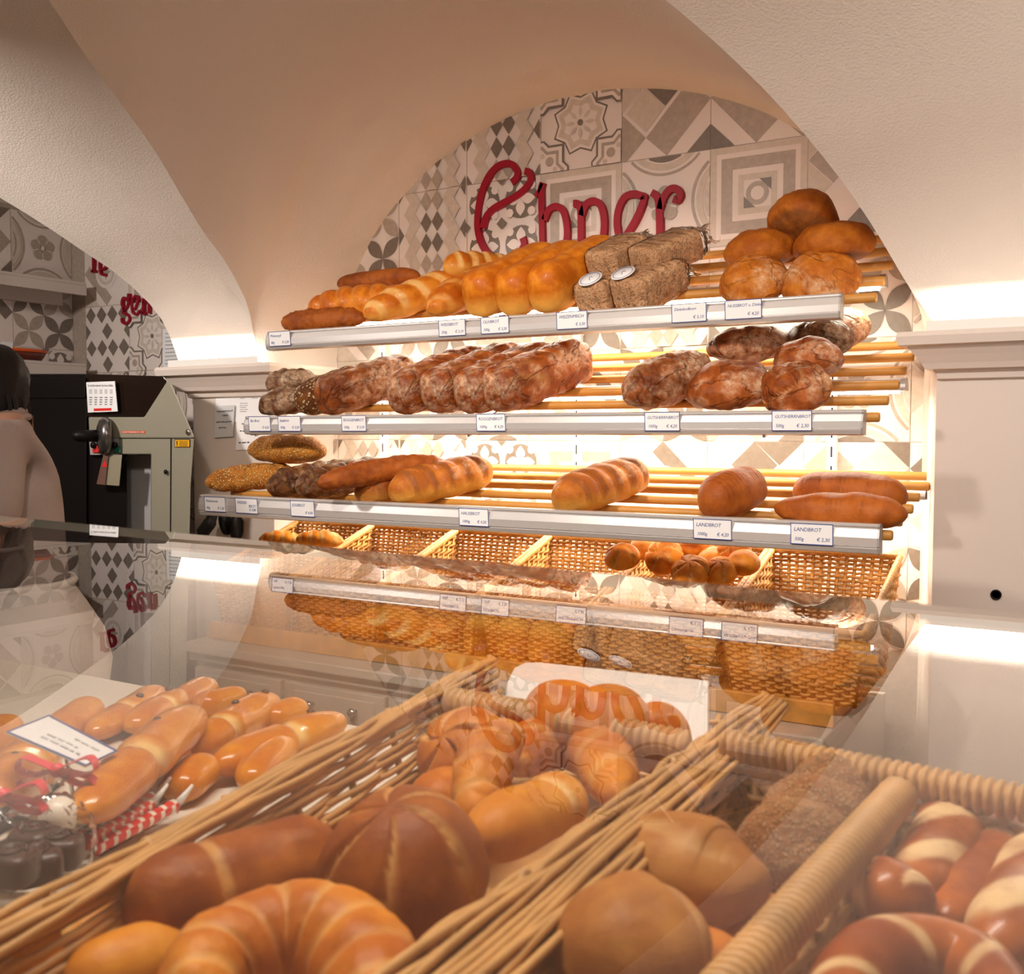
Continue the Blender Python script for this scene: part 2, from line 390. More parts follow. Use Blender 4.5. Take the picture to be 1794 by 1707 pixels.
def t_bars(r):
    o = []
    for (c, P) in (('m', [(0, .52), (.48, 0), (.72, .22), (.24, .74)]), ('k', [(.5, 1), (.74, .76), (.5, .52), (.26, .76)]), ('l', [(.74, .76), (1, .5), (1, 1)]),
                   ('k', [(0, 1), (.24, .76), (.5, 1)]), ('m', [(.72, .22), (1, .5), (1, 0), (.94, 0)]), ('k', [(0, 0), (.26, 0), (0, .26)]), ('l', [(.5, .52), (.72, .28), (.95, .5), (.74, .74)])):
        o.append((c, P if r < .5 else [(1-x, y) for x, y in P]))
    return o
def t_quat(r):
    o = []
    for cx in (.25, .75):
        for cy in (.25, .75):
            o.append(('k' if r > .3 else 'm', ngon(cx, cy, .21, 24)))
            for i in range(4):
                a = i*PI/2; o.append(('w', petal(cx, cy, cx+.19*math.cos(a), cy+.19*math.sin(a), .32)))
                a += PI/4; o.append(('w', ngon(cx+.205*math.cos(a), cy+.205*math.sin(a), .052, 8)))
    for cx, cy in ((.5, .5), (0, .5), (1, .5), (.5, 0), (.5, 1)): o.append(('k', [(cx-.07, cy), (cx, cy-.07), (cx+.07, cy), (cx, cy+.07)]))
    return o
def t_nest(r):
    o = []
    for k, (m, c) in enumerate(((.0, 'l'), (.07, 'w'), (.12, 'm'), (.24, 'w'), (.30, 'l'), (.36, 'w'))): o.append((c, [(m, m), (1-m, m), (1-m, 1-m), (m, 1-m)]))
    o += [('m', ngon(.5, .5, .12, 18)), ('w', ngon(.5, .5, .07, 12)), ('k', [(.36, .36), (.48, .36), (.36, .48)]), ('k', [(.64, .64), (.52, .64), (.64, .52)])]
    return o
def t_flower(r):
    o = []
    for a in range(4):
        cx, cy = ((.5, 1.32), (1.32, .5), (.5, -.32), (-.32, .5))[a]; s = -PI/2-a*PI/2
        o += [('l', ringq(cx, cy, .40, .47, s-.9, s+.9)), ('m', ringq(cx, cy, .495, .525, s-.85, s+.85)), ('k' if a % 2 == 0 else 'l', ringq(cx, cy, .30, .385, s-.5, s+.5))]
    for i in range(5): a = PI/2+i*2*PI/5; o.append(('m', ngon(.5+.115*math.cos(a), .5+.115*math.sin(a), .078, 14)))
    for i in range(5): a = PI/2+PI/5+i*2*PI/5; o.append(('w', petal(.5+.06*math.cos(a), .5+.06*math.sin(a), .5+.17*math.cos(a), .5+.17*math.sin(a), .08)))
    o.append(('w', ngon(.5, .5, .03, 10)))
    return o
def t_petals(r):
    o = []; n = 2
    for i in range(n):
        for j in range(n):
            s = 1/n; x, y = i*s, j*s; c1 = 'k' if (i+j) % 2 else 'm'
            for (a, b, c, d) in ((0, 0, .5, .5), (1, 0, .5, .5), (0, 1, .5, .5), (1, 1, .5, .5)):
                o.append((c1, petal(x+a*s, y+b*s, x+c*s, y+d*s, .24)))
    return o
def t_check(r):
    o = []
    for i in range(9):
        for j in range(9):
            if (i+j) % 2: continue
            cx, cy = i/4-.25, j/4-.25; c = 'kwlmwlw'[(i*3+j*2+int(r*4)) % 7]
            if c != 'w': o.append((c, [(cx, cy-.245), (cx+.245, cy), (cx, cy+.245), (cx-.245, cy)]))
    return o
def t_frame(r):
    o = [('m', [(0, .5), (.5, 0), (.62, .12), (.12, .62)]), ('k', [(.38, .88), (.88, .38), (1, .5), (.5, 1)]), ('l', [(0, 0), (.34, 0), (0, .34)]), ('l', [(1, 1), (.66, 1), (1, .66)]),
         ('w', ngon(.5, .5, .24, 20)), ('l', ngon(.5, .5, .19, 20)), ('w', ngon(.5, .5, .14, 20)), ('m', star(.5, .5, .12, .05, 4))]
    return o
TF = dict(h=t_harl2, s=t_star, d=t_bars, q=t_quat, n=t_nest, f=t_flower, p=t_petals, c=t_check, r=t_frame, H=t_harl)
def clip(poly):
    for ax, lim, sg in ((0, 0.004, 1), (0, .996, -1), (1, 0.004, 1), (1, .996, -1)):
        out = []
        for i in range(len(poly)):
            a, b = poly[i-1], poly[i]; da = (a[ax]-lim)*sg; db = (b[ax]-lim)*sg
            if (da >= 0) != (db >= 0): t = da/(da-db); out.append((a[0]+(b[0]-a[0])*t, a[1]+(b[1]-a[1])*t))
            if db >= 0: out.append(b)
        poly = out
        if len(poly) < 3: return None
    return poly
MI = dict(w=0, l=1, m=2, k=3)
TS = .265
def tile_wall(name, org, du, nrm, ncol, known, rows, seed, extra):
    """org: lower-left corner of row 0 / column 0; du: direction of columns"""
    mb = MB(); rnd = random.Random(seed); du = Vector(du); nv = Vector(nrm)
    x0, x1, z0, z1 = extra
    def P(u, z, k=0): return Vector(org)+du*u+Vector((0, 0, z))+nv*k
    mb.add([P(x0, z0, -.0006), P(x1, z0, -.0006), P(x1, z1, -.0006), P(x0, z1, -.0006), P(x0, z0, -.03), P(x1, z0, -.03), P(x1, z1, -.03), P(x0, z1, -.03)],
           [(0, 1, 2, 3), (4, 7, 6, 5), (0, 4, 5, 1), (1, 5, 6, 2), (2, 6, 7, 3), (3, 7, 4, 0)], 2)
    for rw in rows:
        for c in range(ncol):
            t = known.get((rw, c)) or rnd.choice('hsdqnfpcrHp'); q = rnd.random()
            bx, bz = c*TS, -rw*TS; k = 0
            mb.add([P(bx+.0012, bz+.0012), P(bx+TS-.0012, bz+.0012), P(bx+TS-.0012, bz+TS-.0012), P(bx+.0012, bz+TS-.0012)], [(0, 1, 2, 3)], 0)
            for cc, poly in TF[t](q):
                pl = clip(poly)
                if not pl: continue
                k += 1; mb.add([P(bx+x*TS, bz+z*TS, .00025*k) for x, z in pl], [tuple(range(len(pl)))], MI[cc])
    return tag(mb.build(name, [M['tile_w'], M['tile_l'], M['tile_m'], M['tile_k']], recalc=False), kind='structure')
# main wall: column 0 starts at X = -3.647, so that seams fall at -2.057, -1.792, -1.527 ...
KN = {}
for cc, t in zip(range(6, 13), 'hhsddcc'): KN[(0, cc)] = t
for cc, t in zip(range(5, 13), 'phqnfncf'): KN[(1, cc)] = t
for cc, t in zip(range(5, 13), 'rpnphcpf'): KN[(2, cc)] = t
for cc, t in zip(range(5, 13), 'npfrpdfc'): KN[(3, cc)] = t
for cc, t in zip(range(5, 13), 'hhqnrdcc'): KN[(4, cc)] = t
for cc, t in zip(range(5, 13), 'npfnprpp'): KN[(5, cc)] = t
KN.update({(1, 0): 'r', (1, 1): 'n', (2, 0): 'H', (2, 1): 's', (2, 2): 'f', (3, 0): 'h', (3, 1): 's', (3, 2): 'f', (3, 3): 'f'})
tile_wall('wall_back', (-3.647, YW, H(.771)), (1, 0, 0), (0, -1, 0), 13, KN, range(0, 6), 3, (-.12, 3.32, -H(.771), .32))
KL = {(0, 7): 'f', (0, 6): 'd', (1, 7): 'p', (1, 6): 'r', (2, 7): 'q', (2, 6): 'p', (3, 7): 'p', (3, 6): 'f'}
tile_wall('wall_left', (-3.73, .60, H(.60)), (0, 1, 0), (1, 0, 0), 8, KL, range(0, 5), 9, (-2.8, 2.14, -H(.60), .62))
# piers with their cornices
def pier(name, x0, x1, xb0, xb1):
    mb = MB(); mb.prism([(x0, 2.40, 0), (x1, 2.40, 0), (xb1, 2.75, 0), (xb0, 2.75, 0)], (0, 0, H(.20))); return tag(mb.build(name, M['paint']), kind='structure')
pier('wall_pier_left', -2.675, -2.315, -2.675, -2.345); pier('wall_pier_right', -.36, 1.6, -.445, 1.6)
def cornice(name, x0, x1):
    prof = [(.112, .0), (.116, .012), (.128, .014), (.134, .020), (.136, .034), (.148, .040), (.165, .052), (.183, .066), (.186, .082), (.204, .086), (.214, .082)]
    mb = MB(); vs = []
    for h, o in prof: vs += [(x0-o, 2.40-o, H(h)), (x1+o, 2.40-o, H(h)), (x1+o, 2.76, H(h)), (x0-o, 2.76, H(h))]
    n = len(prof); fs = [(i*4+k, i*4+(k+1) % 4, (i+1)*4+(k+1) % 4, (i+1)*4+k) for i in range(n-1) for k in range(4)]+[(0, 3, 2, 1), tuple((n-1)*4+k for k in range(4))]
    mb.add(vs, fs, 0); return tag(mb.build(name, M['paint']), kind='structure')
cornice('trim_1', -2.675, -2.330); cornice('trim_2', -.345, 1.6)
# cove lamps lying on the cornices and washing the foot of the vault
for nm, xa, xb, pw in (('left', -2.70, -2.30, 3.2), ('right', -.37, 1.1, 10)):
    o = empty('cove_lamp', ((xa+xb)/2, 2.33, H(.214)), 'slim cove lamp lying on the %s cornice, washing the vault white' % ('left pier' if nm == 'left' else 'right pier'), 'lamp', 'cove lamps on the cornices')
    mb = MB(); mb.prism([(xa, 2.3195, H(.2142)), (xa, 2.345, H(.2142)), (xa, 2.345, H(.218)), (xa, 2.322, H(.218)), (xa, 2.322, H(.2335)), (xa, 2.3262, H(.2335)), (xa, 2.3262, H(.235)), (xa, 2.3195, H(.235))], (xb-xa, 0, 0)); mb.build('housing', M['white'], o)
    l = area_light('cove_light', ((xa+xb)/2, 2.326, H(.2225)), (math.radians(120), 0, 0), xb-xa, .003, pw, (1.0, .93, .82))
# a small round hole in the right pier
mb = MB(); c = PY(1745, 1042, 2.40); mb.lathe([(.011, 0), (.011, .004), (.008, .004), (.008, -.01), (.001, -.01)], c-Vector((0, 0, 0)), (0, -1, 0), 18); o = mb.build('wall_plug', M['black'], at=c)
tag(o, 'small round black plug in the face of the right pier', 'plug')
# ---------------------------------------------------------------- wall letters
def ribbon(mb, pts, wd, Y0, Y1, mi=0):
    P = catmull(pts, 8); n = len(P); Lf = []; Rt = []
    for i in range(n):
        t = P[min(i+1, n-1)]-P[max(i-1, 0)]; t.y = 0
        t.normalize(); nn = Vector((-t.z, 0, t.x)); ww = wd(i/(n-1)) if callable(wd) else wd
        Lf.append(P[i]+nn*ww/2); Rt.append(P[i]-nn*ww/2)
    vs = []
    for y in (Y0, Y1):
        for a, b in zip(Lf, Rt): vs += [(a.x, y, a.z), (b.x, y, b.z)]
    m = 2*n; fs = []
    for i in range(n-1):
        a = 2*i
        fs += [(a, a+1, a+3, a+2), (m+a, m+a+2, m+a+3, m+a+1), (a, a+2, m+a+2, m+a), (a+1, m+a+1, m+a+3, a+3)]
    fs += [(0, m, m+1, 1), (m-2, m-1, 2*m-1, 2*m-2)]
    mb.add(vs, fs, mi)
def letter(name, strokes, conv, wd, label, group, Yf=2.704):
    mb = MB(); allp = []
    for st in strokes:
        ww = wd
        if isinstance(st, tuple): st, ww = st
        pts = [conv(*p) for p in st]; allp += pts; ribbon(mb, pts, ww, Yf, YW+.002)
    c = sum(allp, Vector())/len(allp); c.y = YW
    o = mb.build(name, M['red'], at=c, bevel=.0025); tag(o, label, 'letter', group)
def cE(x, y): return PY(820+x*.2787, 260+y*.2787, 2.70)
gl = 'red letters over the bread rack'
W = .0205
letter('wall_letter', [[(268, 212), (298, 180), (302, 140), (268, 98), (215, 95), (160, 125), (112, 190), (75, 285), (55, 395), (52, 500), (72, 585), (110, 650), (170, 695), (240, 700), (305, 665), (345, 605), (336, 560)],
                       [(350, 140), (375, 148), (386, 195), (352, 250), (290, 300), (215, 340), (150, 378), (105, 430), (84, 500)]], cE, W, 'large ornate red capital letter E on the tiled wall', gl)
letter('wall_letter', [([(462, 212), (452, 250), (452, 300), (455, 400), (460, 640)], W*.95), ([(418, 298), (440, 262), (462, 215)], W*.6), [(470, 450), (500, 385), (545, 362), (590, 390), (612, 470), (614, 560), (590, 640), (540, 680), (480, 650)]], cE, W, 'red lowercase letter b with tall stem on the tiled wall', gl)
letter('wall_letter', [([(655, 345), (682, 345), (698, 375), (703, 450), (702, 660)], W), [(706, 420), (735, 350), (785, 328), (830, 362), (848, 440), (846, 530), (825, 660)]], cE, W, 'red lowercase letter n between the b and the slanted e', gl)
letter('wall_letter', [([(955, 590), (1010, 510), (1060, 420), (1100, 312), (1085, 296), (1030, 284), (975, 308), (940, 380), (930, 460), (938, 530), (960, 600), (1010, 640), (1060, 610)], W)], cE, W, 'red lowercase letter e with slanted loop above the wrapped loaves', gl)
letter('wall_letter', [([(1148, 275), (1172, 290), (1190, 325), (1197, 400), (1200, 600)], W), [(1200, 380), (1222, 310), (1262, 256), (1305, 252), (1326, 285), (1312, 320), (1284, 315)]], cE, W, 'red lowercase letter r at the end of the word', gl)
def cG(x, y): return PY(150+x*.0879, 430+y*.0879, 2.71)
g2 = 'small red letters in the left bay'; w2 = .0105
letter('small_letter', [[(165, 150), (165, 530)], ([(120, 520), (215, 520)], .01), [(168, 240), (230, 150), (270, 190)]], cG, w2, 'small red letter r high on the left bay wall, cut by the vault', g2)
letter('small_letter', [[(300, 480), (400, 450), (420, 330), (350, 250), (295, 330), (290, 460), (320, 570), (410, 590)]], cG, w2, 'small red letter e beside the r high on the left bay wall', g2)
letter('small_letter', [[(840, 1080), (770, 1050), (735, 1140), (760, 1240), (830, 1250), (865, 1150), (840, 1080)], ([(860, 1090), (870, 960)], .012), [(790, 1250), (760, 1340), (860, 1390), (890, 1480), (830, 1560), (745, 1530), (730, 1450)]], cG, w2, 'small red letter g with curled tail in the left bay', g2)
letter('small_letter', [[(985, 1290), (1050, 1120), (1030, 1020), (970, 1040), (930, 1180), (950, 1320), (1030, 1380), (1090, 1300)]], cG, w2, 'small red letter e next to the g in the left bay', g2)
letter('small_letter', [[(1160, 1060), (1160, 1360)], ([(1120, 1360), (1200, 1360)], .01), [(1165, 1160), (1220, 1060), (1270, 1140), (1270, 1360)]], cG, w2, 'small red letter n in the left bay, half hidden by the vault', g2)

# ---------------------------------------------------------------- bread rack: three slatted shelves on wall rails
SH = [dict(Y=2.20, h0=.237, h1=.291, x0=-2.141, x1=-.524, sl=.50, rods=5, sp=.093, rx=-.46, nm='top'),
      dict(Y=2.11, h0=-.006, h1=.046, x0=-2.141, x1=-.455, sl=.37, rods=6, sp=.098, rx=-.43, nm='middle'),
      dict(Y=2.02, h0=-.233, h1=-.174, x0=-2.230, x1=-.402, sl=.18, rods=6, sp=.105, rx=-.385, nm='bottom')]
RR = .0105
def shz(s, Y): return s['h1']-.022+(Y-s['Y'])*s['sl']   # height of the top of the rods
UPX = (-2.115, -1.395, -.655)
for x in UPX:
    mb = MB(); mb.box(x-.012, x+.012, 2.700, 2.722, H(-.60), H(.33))
    for k in range(18):
        z = H(.30)-k*.05; mb.box(x-.002, x+.002, 2.6993, 2.7002, z-.014, z+.014, 1)
    o = mb.build('wall_upright', [M['white'], M['black']], at=(x, 2.71, H(-.6)))
    tag(o, 'white slotted shelf upright on the tiled wall, %s' % {UPX[0]: 'behind the left end of the rack', UPX[1]: 'behind the middle of the rack', UPX[2]: 'behind the right end of the rack'}[x], 'upright', 'slotted uprights of the rack')
SHO = []
for s in SH:
    cx = (s['x0']+s['x1'])/2; Y = s['Y']
    root = empty('bread_shelf', (cx, Y, H(s['h0'])), '%s slatted wooden bread shelf with a grey metal price rail' % s['nm'], 'shelf', 'slatted bread shelves of the rack'); SHO.append(root)
    h0, h1 = H(s['h0']), H(s['h1']); hh = h1-h0
    # rail profile (Y, Z): lip, sloped face, bead
    pr = [(Y+.030, h1), (Y+.006, h1), (Y+.003, h1-.003), (Y+.003, h1-.006), (Y+.006, h1-.007), (Y+.001, h1-.010), (Y-.004, h1-hh*.45), (Y-.004, h1-hh*.72), (Y+.000, h1-hh*.76), (Y-.002, h1-hh*.80), (Y+.001, h1-hh*.95), (Y+.010, h0), (Y+.030, h0)]
    mb = MB(); mb.prism([(s['x0'], y, z) for y, z in pr], (s['x1']-s['x0'], 0, 0)); mb.build('front_rail', M['alu'], root)
    for xa, xb in ((s['x0']-.004, s['x0']), (s['x1'], s['x1']+.004)):
        mb = MB(); mb.prism([(xa, y, z) for y, z in pr], (xb-xa, 0, 0)); mb.build('end_cap', M['alu_d'], root)
    sl = s['sl']; nl = math.hypot(1, sl); ny, nz = -sl/nl, 1/nl
    for k in range(s['rods']):
        y = Y+.045+k*s['sp']; z = H(shz(s, y))
        if y > 2.70: continue
        c = Vector((0, y, z))-Vector((0, ny, nz))*RR
        mb = MB()
        rnd = random.Random(k*7+int(Y*100)); dx = rnd.uniform(-.004, .004)
        xl = s['x0']-.03; xr = s['rx']+dx
        vs = []; nv = 10
        for xx in (xl, xl+.003, xr-.003, xr):
            rr = RR*.85 if xx in (xl, xr) else RR
            for q in range(nv): a = 2*PI*q/nv; vs.append((xx, c.y+rr*math.cos(a), c.z+rr*math.sin(a)))
        fs = [(i*nv+q, i*nv+(q+1) % nv, (i+1)*nv+(q+1) % nv, (i+1)*nv+q) for i in range(3) for q in range(nv)]+[tuple(range(nv))[::-1], tuple(3*nv+q for q in range(nv))]
        mb.add(vs, fs, 0, True); mb.build('rod', M['rod'], root, at=(cx, y, c.z))
    ye = 2.70
    for x in UPX:
        mb = MB(); z0 = H(shz(s, Y+.01))-2*RR-.002; z1 = H(shz(s, ye))-2*RR-.002
        mb.prism([(x-.003, Y+.012, z0), (x-.003, Y+.012, z0-.016), (x-.003, ye, z1-.05), (x-.003, ye, z1)], (.006, 0, 0))
        for k in range(s['rods']-1):
            y = Y+.045+(k+.5)*s['sp']
            if y < 2.66: z = H(shz(s, y))-2*RR; mb.box(x-.011, x+.011, y-.010, y+.010, z-.004, z+.010)
        mb.build('bracket', M['alu'], root)
    # lamp bar under the shelf, its bright side turned down and back to the wall
    yb = {'top': 2.50, 'middle': 2.47, 'bottom': 2.58}[s['nm']]; zb = H(shz(s, yb))-(.075 if s['nm'] == 'top' else .055)
    xl, xr = s['x0']+.02, {'top': -.50, 'middle': -.445, 'bottom': -.415}[s['nm']]
    ang = [math.radians(a) for a in range(-20, 201, 20)]
    hp = [(yb+.022*math.cos(a), zb+.022*math.sin(a)) for a in ang]
    mb = MB(); mb.prism([(xl, y, z) for y, z in hp], (xr-xl, 0, 0)); mb.build('lamp_housing', M['alu'], root)
    mb = MB(); mb.prism([(xr, y, z) for y, z in hp], (.012, 0, 0)); mb.build('lamp_cap', M['alu_d'], root)
    mb = MB(); mb.box(xl+.005, xr-.005, yb-.016, yb+.016, zb-.0125, zb-.0095); mb.build('diffuser', M['emit'], root)
    pw = {'top': 7.0, 'middle': 7.0, 'bottom': 7.0}[s['nm']]
    l = area_light('shelf_light', ((xl+xr)/2, yb, zb-.016), (math.radians(10), 0, 0), xr-xl-.02, .03, pw, (1.0, .92, .72))

# price cards slipped into the rails
def card_text(lines, parent, cx, Yf, zc, wd, ht, tilt):
    bits = []
    for (txt, fx, fz, sz, al) in lines:
        cu = bpy.data.curves.new('t', 'FONT'); cu.body = txt; cu.size = sz; cu.align_x = al; cu.align_y = 'CENTER'; cu.extrude = .00015; cu.resolution_u = 2; cu.shear = .15; cu.space_character = .95
        o = bpy.data.objects.new('t', cu); C.objects.link(o); o.location = (fx*wd, fz*ht, 0); bits.append(o)
    bpy.context.view_layer.update(); dg = bpy.context.evaluated_depsgraph_get()
    mb = MB()
    for o in bits:
        me = bpy.data.meshes.new_from_object(o.evaluated_get(dg)); mw = o.matrix_world
        mb.add([mw @ v.co for v in me.vertices], [tuple(p.vertices) for p in me.polygons]); bpy.data.meshes.remove(me)
    for o in bits: cu = o.data; bpy.data.objects.remove(o); bpy.data.curves.remove(cu)
    return mb
def rot_place(mb, fn): mb.v = [tuple(fn(Vector(v))) for v in mb.v]
def price_card(x, y, Y, lines, label, group, wpx, hpx, tx=None):
    c = PY(x, y, Y-.0052); z = (c-O).dot(Fv)
    wd = wpx; ht = hpx
    tl = math.radians(-4)
    def fn(v, k=0): return Vector((c.x+v.x, c.y-v.z+v.y*math.tan(-tl)*-1, c.z+v.y))
    mb = MB(); mb.box(-wd/2, wd/2, -ht/2, ht/2, 0, .0008); rot_place(mb, fn)
    o = mb.build('price_card', M['paper'], at=c); tag(o, label, 'price card', group)
    mb = MB(); b = .0016; e = .0011
    for a in ((-wd/2, wd/2, ht/2-b, ht/2), (-wd/2, wd/2, -ht/2, -ht/2+b), (-wd/2, -wd/2+b, -ht/2, ht/2), (wd/2-b, wd/2, -ht/2, ht/2)): mb.box(*a, .0007, e)
    rot_place(mb, fn); mb.build('border', M['ink'], o)
    L = []
    for i, ln in enumerate(lines): L.append(ln)
    mb = card_text(L, o, 0, 0, 0, wd, ht, 0)
    mb.v = [(v[0], v[1], v[2]+.0010) for v in mb.v]; rot_place(mb, fn); mb.build('handwriting', M['ink'], o)
def cl(name, left, right, two=None):
    sz = .0105 if len(name) < 12 else .0092
    L = [(name, -.42, .2, sz, 'LEFT')]
    if two: L.append((two, .1, -.02, sz, 'LEFT'))
    if left: L.append((left, -.40, -.25, .0095, 'LEFT'))
    L.append((right, .42, -.25, .0100, 'RIGHT')); return L
cw, ch = .083, .042
tp = SH[0]['Y']; md_ = SH[1]['Y']; bt = SH[2]['Y']
def rc(k, x):  # vertical middle of the rail face at pixel column x
    s = SH[k]; X = PY(x, 700, s['Y']).x; z = H(s['h0']*.42+s['h1']*.58); p = Vector((X, s['Y']-.004, z))-O
    return 853.5-FPX*p.dot(Uv)/p.dot(Fv)
G = ('price cards on the top shelf rail', 'price cards on the middle shelf rail', 'price cards on the bottom shelf rail')
for k, x, L, lab in (
    (0, 490, cl('Mohnzopf', '80g', '€ 2,20'), 'price card at the left end of the top rail'),
    (0, 792, cl('WEISSBROT', '250g', '€ 2,10'), 'price card reading WEISSBROT under the twisted white loaves'),
    (0, 867, cl('OLIVBROT', '500g', '€ 3,20'), 'price card reading OLIVBROT under the golden loaves'),
    (0, 1002, cl('WEIZENMISCH', None, '€ 3,30'), 'price card reading WEIZENMISCH under the tall golden loaf'),
    (0, 1207, cl('Dinkelvollkorn', None, '€ 5,10'), 'price card reading Dinkelvollkorn right of the wrapped loaves'),
    (0, 1302, cl('NUSSBROT u. Dinkel', None, '€ 4,20'), 'price card under the pile of round loaves on the top rail'),
    (1, 455, cl('Bio Brot', None, '€ 4,20'), 'price card at the left end of the middle rail'),
    (1, 507, cl('Saatbrot', '500g', '€ 3,20'), 'price card under the seeded loaf on the middle rail'),
    (1, 620, cl('ROGGENBROT', '500g', '€ 2,10'), 'price card reading ROGGENBROT 500g below the floury box loaf'),
    (1, 860, cl('ROGGENBROT', '1000g', '€ 4,20'), 'price card reading ROGGENBROT 1000g under the row of crackled loaves'),
    (1, 1160, cl('GUTSHERRNBROT', '1000g', '€ 4,20'), 'price card reading GUTSHERRNBROT 1000g on the middle rail'),
    (1, 1387, cl('GUTSHERRNBROT', '500g', '€ 2,30'), 'price card reading GUTSHERRNBROT 500g on the middle rail'),
    (2, 377, cl('Mohnstriezel', '80g', '€ 1,20'), 'price card at the left end of the bottom rail'),
    (2, 432, cl('WEISSES', None, '€ 4,80', 'BROT'), 'second price card from the left on the bottom rail'),
    (2, 530, cl('JOGBROT', None, '€ 4,30'), 'price card reading JOGBROT on the bottom rail'),
    (2, 830, cl('HAUSBROT', '1000g', '€ 4,20'), 'price card reading HAUSBROT on the bottom rail'),
    (2, 1248, cl('LANDBROT', '1000g', '€ 4,20'), 'price card reading LANDBROT 1000g on the bottom rail'),
    (2, 1422, cl('LANDBROT', '500g', '€ 2,30'), 'price card reading LANDBROT 500g at the right of the bottom rail')):
    price_card(x, rc(k, x), SH[k]['Y'], L, lab, G[k], cw, ch)
# ---------------------------------------------------------------- bread
def spow(c, e): return math.copysign(abs(c)**e, c)
def sweep_mesh(path, rad, n=2.2, flat=0.0, mods=(), disp=(), nu=72, nv=36, seed=0, twist=0):
    """one closed skin along a path; rad(s)->(half width, half height), s in -1..1; mods(s,phi)->(factor, cut)"""
    P = catmull(path, max(2, 60//max(1, len(path)-1))) if len(path) > 2 else [Vector(path[0]).lerp(Vector(path[1]), i/60) for i in range(61)]
    L = [0]
    for a, b in zip(P, P[1:]): L.append(L[-1]+(b-a).length)
    T = L[-1]; vs = []; cut = []; dirs = []; up = Vector((0, 0, 1)); off = Vector((seed*3.17, seed*1.31, seed*.77))
    j = 0
    for i in range(nu+1):
        s = -math.cos(PI*(0.5*i/nu+0.5*(i/nu)**1.0)) if False else -math.cos(PI*i/nu)*.55+(-1+2*i/nu)*.45
        d = (s+1)/2*T
        while j < len(L)-2 and L[j+1] < d: j += 1
        q = (d-L[j])/max(1e-9, L[j+1]-L[j]); p = P[j].lerp(P[j+1], min(1, max(0, q)))
        t = (P[min(j+2, len(P)-1)]-P[max(j-1, 0)]).normalized(); a = up.cross(t)
        if a.length < 1e-4: a = Vector((0, 1, 0))
        a.normalize(); b = t.cross(a)
        rw, rh = rad(s)
        for k in range(nv):
            ph = 2*PI*k/nv; c, sn = math.cos(ph), math.sin(ph)
            f = 1.0; cv = 0.0
            for m in mods:
                df, dc = m(s, ph); f *= df; cv = max(cv, dc)
            yy = rw*spow(c, 2/n); zz = rh*spow(sn, 2/n)
            if sn < 0 and flat: zz *= (1-flat)
            v = p+(a*yy+b*zz)*f
            vs.append(v); cut.append(cv); dirs.append((a*yy+b*zz))
    for sc, am, kind in disp:
        for i, v in enumerate(vs):
            d = dirs[i]
            if d.length < 1e-6: d = Vector((0, 0, 0))
            else: d = d.normalized()
            q = (v+off)*sc
            if kind == 'n': x = noise.noise(q)
            elif kind == 't': x = abs(noise.noise(q))*2-.5
            else:
                dd, pp = noise.voronoi(q); x = -max(0, .16-(dd[1]-dd[0]))*6
            vs[i] = v+d*am*x
    fs = [(i*nv+k, i*nv+(k+1) % nv, (i+1)*nv+(k+1) % nv, (i+1)*nv+k) for i in range(nu) for k in range(nv)]
    fs += [tuple(range(nv))[::-1], tuple(nu*nv+k for k in range(nv))]
    return vs, fs, cut
def endp(k, e=.5): return lambda s: max(0.02, (1-abs(s)**k))**e
def loaf_geo(L, W, Hh, k=3, n=2.3, flat=.3, mods=(), disp=(), seed=0, nu=72, nv=36, bend=0, e=.5):
    ep = endp(k, e)
    if bend: path = [Vector((L/2*s, bend*(1-s*s), 0)) for s in (-1, -.6, -.2, .2, .6, 1)]
    else: path = [Vector((-L/2, 0, 0)), Vector((L/2, 0, 0))]
    return sweep_mesh(path, lambda s: (W/2*ep(s), Hh/(2-flat)*(.25+.75*ep(s)) if k > 5 else Hh/(2-flat)*ep(s)), n, flat, mods, disp, nu, nv, seed)
def m_slash(cnt, skew=0.0, amp=.12, lo=.12, hi=.5, top=.0, cutv=1.0, span=.86):
    def f(s, ph):
        sn, c = math.sin(ph), math.cos(ph)
        if abs(s) > span: return 1, 0
        wt = sst(top-.25, top+.35, sn)*sst(span, span-.14, abs(s))
        t = ((s/span*.5+.5)*cnt+skew*c) % 1.0
        return 1+amp*wt*(math.sin(PI*t)**.55-.62), cutv*wt*sst(lo-.04, lo+.05, t)*(1-sst(hi-.08, hi, t))
    return f
def m_twist(cnt, amp=.12, skew=.45, cutv=.6, lo=0.0, hi=.25):
    def f(s, ph):
        t = ((s*.5+.5)*cnt+skew*math.cos(ph)) % 1.0; wt = sst(-.5, .3, math.sin(ph))
        return 1+amp*(math.sin(PI*t)**.5-.6), cutv*wt*(1-sst(hi-.12, hi+.05, t))*sst(lo, lo+.05, t+.001)
    return f
def m_ridge(cnt, amp=.1, pw=.5, cutv=0.0, skew=0):
    def f(s, ph):
        t = ((s*.5+.5)*cnt+skew*math.cos(ph)) % 1.0
        return 1+amp*(math.sin(PI*t)**pw-.6), cutv*(1-sst(.06, .2, min(t, 1-t)))
    return f
def m_split(amp=.14, wdt=.22, cutv=.9, off=.0, wave=.1):
    def f(s, ph):
        d = abs(ph-PI/2-off-wave*math.sin(s*4)) if ph < 3*PI/2 else 9; w_ = sst(.92, .6, abs(s))
        return 1-amp*w_*(1-sst(0, wdt, d)), cutv*w_*(1-sst(wdt*.5, wdt, d))
    return f
def m_dots(cn, rn, depth=.035):
    def f(s, ph):
        sn = math.sin(ph)
        if sn < .25 or abs(s) > .8: return 1, 0
        a = (s*cn) % 1-.5; b = (ph*rn/PI) % 1-.5; d = math.hypot(a, b)
        return 1-depth*(1-sst(.12, .26, d)), 1-sst(.10, .22, d)
    return f
